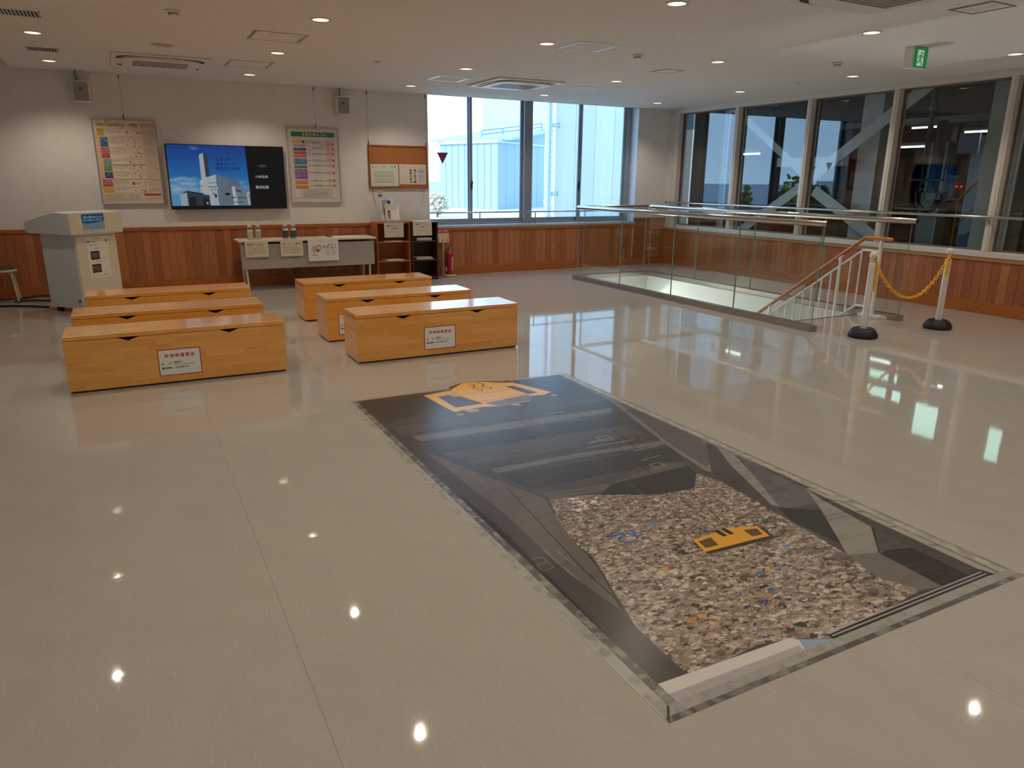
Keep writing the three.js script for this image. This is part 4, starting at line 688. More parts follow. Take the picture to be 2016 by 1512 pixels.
for (const [x, label] of [[-9.105, 'white wall speaker near the ceiling at the left'], [-5.93, 'white wall speaker near the ceiling between poster and cork board']]) {
  const t = thing('wall_speaker', label, 'speaker', [x, 2.45, 0.09], 0, 'box speakers under the ceiling');
  mesh('cabinet', rbox(-0.093, 0.093, -0.12, 0.12, -0.06, 0.09, 0.012, 3), M.plastic, t); mesh('front_grille', rbox(-0.08, 0.08, -0.107, 0.107, 0.088, 0.0935, 0.004), P(0x9d9a97, { roughness: 0.75 }), t);
  mesh('badge', rbox(-0.015, 0.011, 0.016, 0.042, 0.093, 0.0955, 0.001), M.black, t); mesh('badge_logo', rbox(-0.006, 0.002, 0.025, 0.033, 0.0953, 0.0962, 0.0005), M.steelSoft, t);
  mesh('mount_arm', [rod(V(0, 0.1, -0.03), V(0, 0.235, -0.03), 0.009), rbox(-0.03, 0.03, 0.225, 0.235, -0.06, 0.0, 0.002)], M.plastic, t);
  mesh('cable', tube([V(-0.035, 0.233, 0.02), V(-0.042, 0.2, 0.045), V(-0.034, 0.16, 0.03), V(-0.03, 0.125, -0.02)], 0.004, 20, 8), M.black, t);
}
{
  const t = thing('wall_thermostat', 'small white wall thermostat below the cork board', 'thermostat', [-5.398, 1.285, 0.0]);
  mesh('body', rbox(-0.03, 0.03, -0.035, 0.04, 0, 0.018, 0.004), M.plastic, t); mesh('dial', cyl(0.014, 0.016, 0.01, 20).rotateX(Math.PI / 2).translate(0, 0.008, 0.021), P(0xbab2a6), t);
  mesh('name_strip', rbox(-0.028, 0.028, -0.07, -0.055, 0, 0.002, 0.0005), P(0x8f867c), t);
  const o = thing('wall_outlet', 'small cream wall outlet on the dado behind the glass railing', 'outlet', [-0.334, 0.318, 0.012]); mesh('plate', rbox(-0.022, 0.022, -0.05, 0.05, 0, 0.008, 0.003), P(0xb99a7a), o); mesh('socket', rbox(-0.011, 0.011, -0.028, 0.028, 0.007, 0.0095, 0.001), P(0x9c8064), o);
}

// ------------------------------------------------------------------ lectern, stool, cables
{
  const t = thing('lectern', 'grey-white wheeled lectern with a wide slanted top', 'lectern', [-9.30, 0, 1.21], 43 * Math.PI / 180);
  const side = P(0xcfd6da, { roughness: 0.5 }), cream = P(0xe2d7bd, { roughness: 0.5 });
  mesh('body', [rbox(-0.275, 0.275, 0.075, 0.87, -0.25, 0.238, 0.006)], side, t);
  mesh('front_panel', rbox(-0.262, 0.262, 0.09, 0.868, 0.236, 0.25, 0.004), cream, t);
  mesh('plinth', rbox(-0.277, 0.277, 0.055, 0.095, -0.252, 0.252, 0.004), side, t);
  const prof = [[0.28, 0.865], [0.28, 1.083], [0.06, 1.090], [-0.36, 0.985], [-0.375, 0.965], [-0.365, 0.885], [-0.33, 0.872]];
  const topG = extr(prof, 0.664, 0.008).rotateY(-Math.PI / 2).translate(0.332, 0, 0);
  mesh('desk_top', uvMetres(topG), side, t);
  mesh('desk_front', rbox(-0.338, 0.338, 0.868, 1.082, 0.278, 0.292, 0.004), cream, t);
  for (const [x, z] of [[-0.21, 0.19], [0.21, 0.19], [-0.21, -0.19], [0.21, -0.19]]) { const c = mesh('caster', [cyl(0.028, 0.028, 0.022, 18).rotateZ(Math.PI / 2).translate(x - 0.016, 0.028, z), cyl(0.028, 0.028, 0.022, 18).rotateZ(Math.PI / 2).translate(x + 0.016, 0.028, z), rbox(x - 0.022, x + 0.022, 0.036, 0.056, z - 0.022, z + 0.022, 0.004)], M.black, t); }
  mesh('rating_plate', box(-0.2765, -0.2752, 0.12, 0.155, 0.17, 0.215), S(0x6d6f72), t);
  multi('paper_notice', sheet(0.275, 0.455, 0.0008, texLecternPaper), t, 0.0, 0.60, 0.2508).rotation.z = 0.0;
  const cd = multi('desk_sticker', sheet(0.285, 0.205, 0.0008, texLectern, 0.35), t, -0.045, 0.975, 0.2926); cd.userData.label = 'blue and white notice card';
}
{
  const t = thing('round_stool', 'round stool with dark seat and cream legs at the left edge', 'stool', [-10.2, 0, 0.30]);
  mesh('seat', lathe([[0, 0.415], [0.13, 0.414], [0.15, 0.405], [0.152, 0.39], [0.0, 0.388]], 32), S(0x4a4038, { roughness: 0.7 }), t);
  mesh('seat_ring', lathe([[0.152, 0.395], [0.158, 0.388], [0.158, 0.372], [0.15, 0.368], [0.15, 0.39]], 32), P(0xd9ccb0, { roughness: 0.4 }), t);
  for (let k = 0; k < 4; k++) { const a = k * Math.PI / 2 + 0.75; mesh('leg', tube([V(Math.cos(a) * 0.10, 0.37, Math.sin(a) * 0.10), V(Math.cos(a) * 0.145, 0.34, Math.sin(a) * 0.145), V(Math.cos(a) * 0.165, 0.2, Math.sin(a) * 0.165), V(Math.cos(a) * 0.19, 0.012, Math.sin(a) * 0.19)], 0.0105, 24, 10), P(0xd9ccb0, { roughness: 0.4 }), t); mesh('leg_tip', cyl(0.014, 0.015, 0.02, 14).translate(Math.cos(a) * 0.19, 0.01, Math.sin(a) * 0.19), M.rubber, t); }
  tag(mesh('floor_cable', [tube([V(-10.9, 0.012, 0.62), V(-10.3, 0.012, 0.66), V(-9.95, 0.013, 0.80), V(-9.72, 0.014, 0.98)], 0.012, 40, 8)], M.black), 'straight black cable cover on the floor beside the stool', 'cable');
  tag(mesh('floor_cable', [tube([V(-10.5, 0.012, 0.24), V(-10.1, 0.02, 0.14), V(-9.86, 0.03, 0.1), V(-9.66, 0.014, 0.2), V(-9.72, 0.012, 0.45), V(-9.9, 0.012, 0.35), V(-10.12, 0.012, 0.32), V(-9.8, 0.035, 0.18), V(-9.55, 0.014, 0.6)], 0.009, 90, 8)], M.black), 'looped black cable along the skirting behind the lectern', 'cable');
}

// ------------------------------------------------------------------ table with jars and papers
{
  const t = thing('folding_table', 'long grey folding table with modesty panel against the back wall', 'table', [-6.6, 0, 0.345]);
  mesh('tabletop', rbox(-0.935, 0.935, 0.645, 0.67, -0.225, 0.225, 0.006, 3), P(0xe2d8c8, { roughness: 0.4 }), t);
  mesh('shelf', [box(-0.86, 0.86, 0.575, 0.585, -0.2, 0.12)], M.dark, t); mesh('apron', [rbox(-0.86, 0.86, 0.60, 0.645, 0.12, 0.14, 0.003)], S(0x2b2e3a), t);
  mesh('modesty_panel', rbox(-0.90, 0.91, 0.285, 0.615, 0.175, 0.19, 0.004), P(0xb5aea4, { roughness: 0.55 }), t);
  for (const s of [-1, 1]) for (const z of [-0.19, 0.165]) mesh('leg', [rod(V(s * 0.86, 0.60, z * 0.72), V(s * 0.84, 0.015, z), 0.0155, 14)], P(0xd6d2c8, { roughness: 0.35 }), t);
  for (const s of [-1, 1]) mesh('foot_bar', rod(V(s * 0.84, 0.016, -0.2), V(s * 0.84, 0.016, 0.2), 0.014, 12), P(0xd6d2c8, { roughness: 0.35 }), t);
}
{
  const glassM = P(0xffffff, { transmission: 1, thickness: 0, roughness: 0.05, ior: 1.4 });
  const prof = [[0.0, 0.001], [0.036, 0.001], [0.039, 0.006], [0.039, 0.135], [0.036, 0.15], [0.025, 0.162], [0.024, 0.17]];
  const J = [[-7.365, 0.476, 0xc9b99c, 'clear bottle of pale ash at the left end of the table'], [-7.262, 0.478, 0xc2b195, 'second clear bottle of pale ash from the left'], [-6.905, 0.478, 0x4f4e50, 'clear bottle of dark grey ash, left one of the pair'], [-6.80, 0.478, 0x565558, 'clear bottle of dark grey ash, right one of the pair']];
  J.forEach(([x, z, col, label], i) => {
    const t = thing('sample_bottle', label, 'bottle', [x, 0.6702, z], 0, i < 2 ? 'pale ash bottles' : 'dark ash bottles');
    mesh('bottle', lathe(prof, 28), glassM, t); mesh('ash', lathe([[0, 0.003], [0.0355, 0.003], [0.0375, 0.008], [0.0375, i < 2 ? 0.108 : 0.112], [0, i < 2 ? 0.112 : 0.115]], 24), S(col, { roughness: 1, bumpMap: wallBump, bumpScale: 0.002 }), t);
    mesh('cap', lathe([[0, 0.192], [0.024, 0.192], [0.0265, 0.188], [0.027, 0.166], [0.0, 0.166]], 24), M.plastic, t);
    mesh('neck_label', new THREE.CylinderGeometry(0.0396, 0.0396, 0.03, 24, 1, true, -1.1, 2.2).translate(0, i < 2 ? 0.125 : 0.13, 0), S(0xe7e2d8, { side: THREE.DoubleSide }), t); mesh('foot_label', new THREE.CylinderGeometry(0.0396, 0.0396, 0.012, 24, 1, true, -0.9, 1.8).translate(0, 0.014, 0), S(0xd9d6cf, { side: THREE.DoubleSide }), t);
  });
  const cards = [[-7.31, 0.555, texCard1, 0.297, 0.21, 'cream explanation card under the pale ash bottles'], [-6.852, 0.552, texCard2, 0.297, 0.21, 'cream explanation card under the dark ash bottles'], [-6.425, 0.518, texDrawing, 0.42, 0.303, 'white diagram sheet hanging from the table front']];
  for (const [x, y, map, w, h, label] of cards) { const c = multi('table_card', sheet(w, h, 0.001, map), scene, x, y, 0.5735); tag(c, label, 'card'); }
  const flat = (x, z, w, d, y, label, col, turn) => { const o = tag(mesh('table_paper', rbox(-w / 2, w / 2, 0, 0.0015, -d / 2, d / 2, 0.0004), S(col, { roughness: 0.7 })), label, 'paper'); o.position.set(x, y, z); o.rotation.y = turn; };
  flat(-6.56, 0.34, 0.30, 0.21, 0.6702, 'tan sheet lying flat behind the white diagram', 0xcbb9a0, 0.02); flat(-6.02, 0.30, 0.42, 0.27, 0.6702, 'white sheet lying flat at the right end of the table', 0xf1ebe0, 0.03);
  tag(mesh('pen', [rod(V(-6.30, 0.676, 0.27), V(-6.25, 0.676, 0.40), 0.0055, 10)], M.black), 'black pen lying on the table top', 'pen');
}

// ------------------------------------------------------------------ bookcases with leaflets, brochure stand
function bookcase(label, x0, x1, zf, wood, back) {
  const w = x1 - x0, t = thing('bookcase', label, 'bookcase', [(x0 + x1) / 2, 0, zf - 0.15], 0, 'three-tier bookcases'), a = w / 2;
  for (const s of [-1, 1]) mesh('side_panel', rbox(s * a - (s > 0 ? 0.018 : 0), s * a + (s > 0 ? 0 : 0.018), 0, 0.86, -0.15, 0.15, 0.002), wood, t);
  mesh('top_panel', rbox(-a + 0.018, a - 0.018, 0.842, 0.86, -0.15, 0.15, 0.002), wood, t); mesh('back_panel', box(-a + 0.018, a - 0.018, 0.02, 0.842, -0.15, -0.143), back, t);
  for (const y of [0.02, 0.285, 0.565]) mesh('shelf_board', rbox(-a + 0.018, a - 0.018, y, y + 0.018, -0.143, 0.148, 0.002), wood, t);
  return t;
}
{
  const lightWood = P(0xe6bd8c, { map: oakMap, roughness: 0.5 }), darkWood = P(0x4a3026, { roughness: 0.45 });
  bookcase('light brown three-tier bookcase beside the folding table', -5.605, -5.09, 0.40, lightWood, lightWood);
  bookcase('dark brown three-tier bookcase next to the fire extinguisher', -5.075, -4.66, 0.43, darkWood, darkWood);
  const c1 = multi('shelf_card', sheet(0.297, 0.21, 0.001, texShelf1), scene, -5.338, 0.749, 0.4012); tag(c1, 'card for schoolchildren leaflets on the light bookcase', 'card');
  const c2 = multi('shelf_card', sheet(0.297, 0.21, 0.001, texShelf2), scene, -4.905, 0.765, 0.4312); tag(c2, 'card for general leaflets on the dark bookcase', 'card');
  const stack = (name, label, x, y, z, w, d, n, turn) => { const t = thing(name, label, 'leaflets', [x, y, z], turn); for (let k = 0; k < n; k++) mesh('leaflet', box(-w / 2 + rr(-0.004, 0.004), w / 2 + rr(-0.004, 0.004), k * 0.0042, k * 0.0042 + 0.0035, -d / 2 + rr(-0.004, 0.004), d / 2 + rr(-0.004, 0.004)), M.paper, t); };
  stack('leaflet_stack', 'thick leaflet stack on the top tier of the dark bookcase', -4.87, 0.5835, 0.30, 0.24, 0.2, 10, 0.05); stack('leaflet_stack', 'leaflet stack on the middle tier of the dark bookcase', -4.855, 0.3035, 0.30, 0.25, 0.2, 7, -0.1); stack('leaflet_stack', 'thin leaflets on the middle tier of the light bookcase', -5.33, 0.3035, 0.29, 0.27, 0.2, 3, 0.12); stack('leaflet_stack', 'thin leaflets on the top tier of the light bookcase', -5.34, 0.5835, 0.29, 0.27, 0.2, 2, -0.04); stack('leaflet_stack', 'few leaflets lying on top of the dark bookcase', -4.87, 0.8605, 0.27, 0.3, 0.22, 2, 0.18);
  const st = thing('brochure_stand', 'tilted acrylic stand on top of the light bookcase', 'stand', [-5.34, 0.8602, 0.27]);
  mesh('back_plate', new THREE.BoxGeometry(0.225, 0.31, 0.003).rotateX(-0.28).translate(0, 0.158, -0.05), P(0xe8eef0, { roughness: 0.1, transmission: 0.6, thickness: 0 }), st); mesh('lip', rbox(-0.1125, 0.1125, 0, 0.035, 0.062, 0.065, 0.001), P(0xe8eef0, { roughness: 0.1, transmission: 0.6, thickness: 0 }), st); mesh('base', rbox(-0.1125, 0.1125, 0, 0.003, -0.09, 0.065, 0.001), P(0xe8eef0, { roughness: 0.1, transmission: 0.6, thickness: 0 }), st);
  const b1 = multi('brochure', sheet(0.215, 0.315, 0.006, texBrochure), scene, -5.36, 1.034, 0.228); b1.rotation.x = -0.28; tag(b1, 'blue and grey brochure at the back of the stand', 'brochure');
  const b2 = multi('brochure', sheet(0.212, 0.25, 0.008, texLeaflet), scene, -5.315, 0.992, 0.285); b2.rotation.x = -0.26; b2.rotation.z = -0.03; tag(b2, 'white brochure with yellow dot at the front of the stand', 'brochure');
}
{ // extinguisher and its sign
  const t = thing('fire_extinguisher', 'red fire extinguisher on the floor below its sign', 'extinguisher', [-4.375, 0, 0.19]), red = P(0xa4142c, { roughness: 0.3, clearcoat: 0.5 });
  mesh('cylinder', lathe([[0, 0.03], [0.054, 0.032], [0.058, 0.045], [0.058, 0.34], [0.052, 0.365], [0.034, 0.385], [0.02, 0.392], [0.0, 0.393]], 32), red, t);
  mesh('valve', [cyl(0.017, 0.02, 0.035, 18).translate(0, 0.408, 0), cyl(0.012, 0.012, 0.05, 14).translate(0, 0.44, 0)], M.steelSoft, t); mesh('gauge', cyl(0.014, 0.014, 0.012, 16).rotateX(Math.PI / 2).translate(0.0, 0.425, 0.022), M.plastic, t);
  mesh('carry_handle', [rbox(-0.012, 0.012, 0.425, 0.436, -0.01, 0.03, 0.003), beam(V(-0.005, 0.43, 0), V(0.055, 0.415, 0.012), 0.02, 0.006)], M.black, t); mesh('lever', [beam(V(-0.012, 0.45, 0), V(0.045, 0.492, 0.012), 0.02, 0.006)], M.black, t);
  mesh('safety_pin', new THREE.TorusGeometry(0.011, 0.0022, 8, 20).translate(-0.012, 0.487, 0.004), P(0xd9b23a), t);
  mesh('hose', tube([V(-0.01, 0.428, 0), V(-0.05, 0.42, 0.005), V(-0.078, 0.36, 0.01), V(-0.08, 0.25, 0.012), V(-0.072, 0.17, 0.014), V(-0.066, 0.13, 0.016)], 0.008, 40, 10), M.black, t); mesh('nozzle', rod(V(-0.067, 0.15, 0.015), V(-0.06, 0.085, 0.018), 0.01, 12, 0.007), M.plastic, t);
  mesh('label_band', new THREE.CylinderGeometry(0.0584, 0.0584, 0.2, 20, 1, true, 0.25, 0.5).translate(0, 0.2, 0), S(0xd9c9b8, { side: THREE.DoubleSide }), t);
  const s = thing('extinguisher_stand', 'cream floor tray holding the fire extinguisher', 'stand', [-4.375, 0, 0.19]); mesh('tray', [lathe([[0, 0.002], [0.095, 0.002], [0.105, 0.016], [0.1, 0.02], [0.062, 0.022], [0.06, 0.029], [0, 0.029]], 30)], P(0xddd2a8, { roughness: 0.35 }), s);
  const g = thing('extinguisher_sign', 'red and cream fire extinguisher sign on a thin post', 'sign', [-4.425, 0, 0.055]); mesh('post', rbox(-0.014, 0.014, 0.0, 0.56, -0.006, 0.0, 0.001), P(0xc9bfae, { roughness: 0.4, metalness: 0.4 }), g); mesh('base', rbox(-0.06, 0.06, 0, 0.006, -0.033, 0.027, 0.002), P(0xc9bfae, { roughness: 0.4, metalness: 0.4 }), g); multi('sign_plate', sheet(0.2, 0.225, 0.004, texExt, 0.4), g, 0, 0.628, 0.004);
}

// ------------------------------------------------------------------ glass railing round the stairwell
{
  const z0 = 1.30, z1 = 5.755, xs = [-2.715, -1.335];
  const run = (label, a, b, cuts, endCap) => {
    const t = thing('glass_railing', label, 'railing'), d = new THREE.Vector3().subVectors(b, a), L = d.length(), u = d.clone().normalize();
    const at = (s, y) => a.clone().addScaledVector(u, s).setY(y);
    mesh('base_shoe', [beam(at(-0.05, 0.03), at(L + (endCap ? 0.03 : 0.05), 0.03), 0.095, 0.06), beam(at(-0.05, 0.0615), at(L + (endCap ? 0.03 : 0.05), 0.0615), 0.085, 0.003)], M.steelSoft, t);
    for (let k = 0; k < cuts; k++) {
      const p0 = at(L * k / cuts + 0.003, 0), p1 = at(L * (k + 1) / cuts - 0.003, 0);
      const pane = mesh('pane', beam(p0.clone().setY(0.56), p1.clone().setY(0.56), 0.0004, 1.04), M.railGlass, t);
      for (const q of [p0, p1]) mesh('pane_edge', beam(q.clone().setY(0.06), q.clone().setY(1.07), 0.012, 0.003, u), M.glassEdge, pane);
    }
    mesh('handrail', [rod(at(-0.02, 1.082), at(L + (endCap ? 0.05 : 0.02), 1.082), 0.029, 20), beam(at(0, 1.058), at(L, 1.058), 0.026, 0.02)], M.steel, t);
    return t;
  };
  run('glass railing nearest the benches, left of the stair opening', V(xs[0], 0, z0), V(xs[0], 0, z1), 4, true);
  run('glass railing beyond the stair opening, along the interior windows', V(xs[1], 0, z0), V(xs[1], 0, z1), 4, true);
  run('short glass railing at the far end of the stair opening', V(xs[0] + 0.1, 0, z0), V(xs[1] - 0.1, 0, z0), 1, false);
}
{ // white stair railing with wooden handrail
  const X = -1.45, t = thing('stair_railing', 'white stair railing with brown wooden handrail going down', 'railing'), white = M.whiteMetal;
  const hr = (z) => z >= 5.30 ? 0.878 : 0.878 - (5.30 - z) * 0.745, tr = (z) => z >= 5.29 ? 0.742 : 0.742 - (5.29 - z) * 0.75, br = (z) => z >= 5.297 ? 0.115 : 0.115 - (5.297 - z) * 0.75;
  const run = (fn, zs, r) => new THREE.TubeGeometry((() => { const c = new THREE.CurvePath(); for (let i = 0; i + 1 < zs.length; i++) c.add(new THREE.LineCurve3(V(X, fn(zs[i]), zs[i]), V(X, fn(zs[i + 1]), zs[i + 1]))); return c; })(), 60, r, 12);
  mesh('handrail', [rod(V(X, 0.878, 5.62), V(X, 0.878, 5.30), 0.021, 16), rod(V(X, 0.878, 5.30), V(X, hr(2.9), 2.9), 0.021, 16), new THREE.SphereGeometry(0.021, 16, 12).translate(X, 0.878, 5.30), new THREE.SphereGeometry(0.021, 16, 12).translate(X, 0.878, 5.62)], M.beech, t);
  mesh('upper_rail', [rod(V(X, 0.742, 5.50), V(X, 0.742, 5.29), 0.0125), rod(V(X, 0.742, 5.29), V(X, tr(2.9), 2.9), 0.0125), new THREE.SphereGeometry(0.0125, 12, 8).translate(X, 0.742, 5.29)], white, t);
  mesh('lower_rail', [rod(V(X, 0.115, 5.50), V(X, 0.115, 5.297), 0.0125), rod(V(X, 0.115, 5.297), V(X, br(2.9), 2.9), 0.0125), new THREE.SphereGeometry(0.0125, 12, 8).translate(X, 0.115, 5.297)], white, t);
  mesh('newel_post', [rod(V(X, 0.04, 5.505), V(X, 0.86, 5.505), 0.019, 16)], white, t); mesh('newel_base', rbox(X - 0.05, X + 0.05, 0.0, 0.04, 5.36, 5.64, 0.006), white, t); mesh('newel_step', rbox(X + 0.05, X + 0.064, 0, 0.028, 5.48, 5.66, 0.004), white, t);
  for (const z of [5.01, 4.03, 3.05]) mesh('support_post', rod(V(X, br(z) - 0.12, z), V(X, hr(z) - 0.015, z), 0.0175, 14), white, t);
  for (const z of [5.01, 4.03]) mesh('bracket', beam(V(X, hr(z) - 0.055, z - 0.035), V(X, hr(z) - 0.004, z + 0.035), 0.03, 0.008), white, t);
  for (let k = 0; k < 18; k++) { const z = 5.40 - k * 0.124; if (Math.abs(z - 5.01) < 0.05 || Math.abs(z - 4.03) < 0.05) continue; mesh('baluster', rod(V(X, br(z), z), V(X, tr(z), z), 0.009, 10), white, t); }
}
{ // pipe rail along the interior windows
  const t = thing('window_handrail', 'steel pipe handrail along the interior windows', 'rail'); mesh('pipe', rod(V(-0.062, 1.105, 0.09), V(-0.062, 1.105, 13.2), 0.0175, 16), M.steel, t); mesh('end_cap', [new THREE.SphereGeometry(0.021, 14, 10).translate(-0.062, 1.105, 0.085), rod(V(-0.062, 1.105, 0.12), V(-0.02, 1.105, 0.12), 0.009)], M.dark, t);
  for (const z of [1.63, 3.045, 4.39, 5.80, 7.21, 8.62, 10.03, 11.44]) mesh('post', [rod(V(-0.012, 0.715, z), V(-0.012, 1.02, z), 0.013, 12), rod(V(-0.012, 1.02, z), V(-0.06, 1.09, z), 0.011, 12), cyl(0.022, 0.022, 0.006, 16).translate(-0.012, 0.7185, z)], M.steelSoft, t);
}
{ // chain posts
  const mk = (label, x, z) => { const t = thing('barrier_post', label, 'post', [x, 0, z], 0, 'white chain barrier posts');
    mesh('base', lathe([[0, 0.001], [0.128, 0.001], [0.138, 0.012], [0.136, 0.035], [0.118, 0.068], [0.1, 0.088], [0.072, 0.098], [0.058, 0.09], [0.04, 0.086], [0, 0.086]], 40), S(0x191a1d, { roughness: 0.55 }), t);
    mesh('pole', [cyl(0.0305, 0.0305, 0.64, 24).translate(0, 0.40, 0), lathe([[0.0305, 0.718], [0.028, 0.726], [0.0, 0.728]], 24)], M.whiteMetal, t);
    mesh('neck', [rod(V(-0.011, 0.72, 0), V(-0.013, 0.785, 0), 0.005, 8), rod(V(0.011, 0.72, 0), V(0.013, 0.785, 0), 0.005, 8), rod(V(0, 0.72, 0.011), V(0, 0.785, 0.013), 0.005, 8)], M.whiteMetal, t); mesh('ball_cap', new THREE.SphereGeometry(0.036, 24, 18).translate(0, 0.803, 0), M.whiteMetal, t); return t; };
  const A = V(-2.48, 0, 6.18), B = V(-1.36, 0, 6.225);
  mk('white chain post with black base, nearer the glass railing', A.x, A.z); mk('white chain post with black base, farther from the glass railing', B.x, B.z);
  const chain = thing('plastic_chain', 'yellow plastic chain slung between the two white posts', 'chain'), yel = P(0xfbb80e, { roughness: 0.4 });
  const linkPts = []; for (let k = 0; k < 24; k++) { const a = k / 24 * TAU, s = Math.sign(Math.cos(a)) * 0.011; linkPts.push(V(Math.cos(a) * 0.011 + s, Math.sin(a) * 0.0115, 0)); }
  const linkG = new THREE.TubeGeometry(new THREE.CatmullRomCurve3(linkPts, true), 24, 0.0052, 6, true);
  const lay = (curve) => { const L = curve.getLength(), n = Math.max(2, Math.round(L / 0.0345)); for (let k = 0; k < n; k++) { const p = curve.getPointAt((k + 0.5) / n), d = curve.getTangentAt((k + 0.5) / n), m = mesh('chain_link', linkG, yel, chain); const x = d, z = new THREE.Vector3().crossVectors(x, V(0.3, 0.2, 1)).normalize(), y = new THREE.Vector3().crossVectors(z, x); const q = new THREE.Quaternion().setFromRotationMatrix(new THREE.Matrix4().makeBasis(x, y, z)); q.multiply(new THREE.Quaternion().setFromAxisAngle(V(1, 0, 0), (k % 2) * Math.PI / 2 + 0.5)); m.quaternion.copy(q); m.position.copy(p); } };
  const cat = []; const a = V(A.x + 0.014, 0.752, A.z + 0.012), b = V(B.x - 0.01, 0.77, B.z + 0.014); for (let k = 0; k <= 16; k++) { const s = k / 16, x = 2 * s - 1; cat.push(V(a.x + (b.x - a.x) * s, a.y + (b.y - a.y) * s - 0.395 * (1 - Math.pow(Math.abs(x), 2.05)), a.z + (b.z - a.z) * s + 0.03 * Math.sin(Math.PI * s))); }
  lay(new THREE.CatmullRomCurve3(cat)); lay(new THREE.CatmullRomCurve3([V(A.x + 0.02, 0.75, A.z + 0.02), V(A.x + 0.038, 0.69, A.z + 0.03), V(A.x + 0.04, 0.56, A.z + 0.03), V(A.x + 0.036, 0.46, A.z + 0.03)])); lay(new THREE.CatmullRomCurve3([V(B.x - 0.02, 0.765, B.z + 0.02), V(B.x - 0.045, 0.68, B.z + 0.03), V(B.x - 0.05, 0.56, B.z + 0.03)]));
}

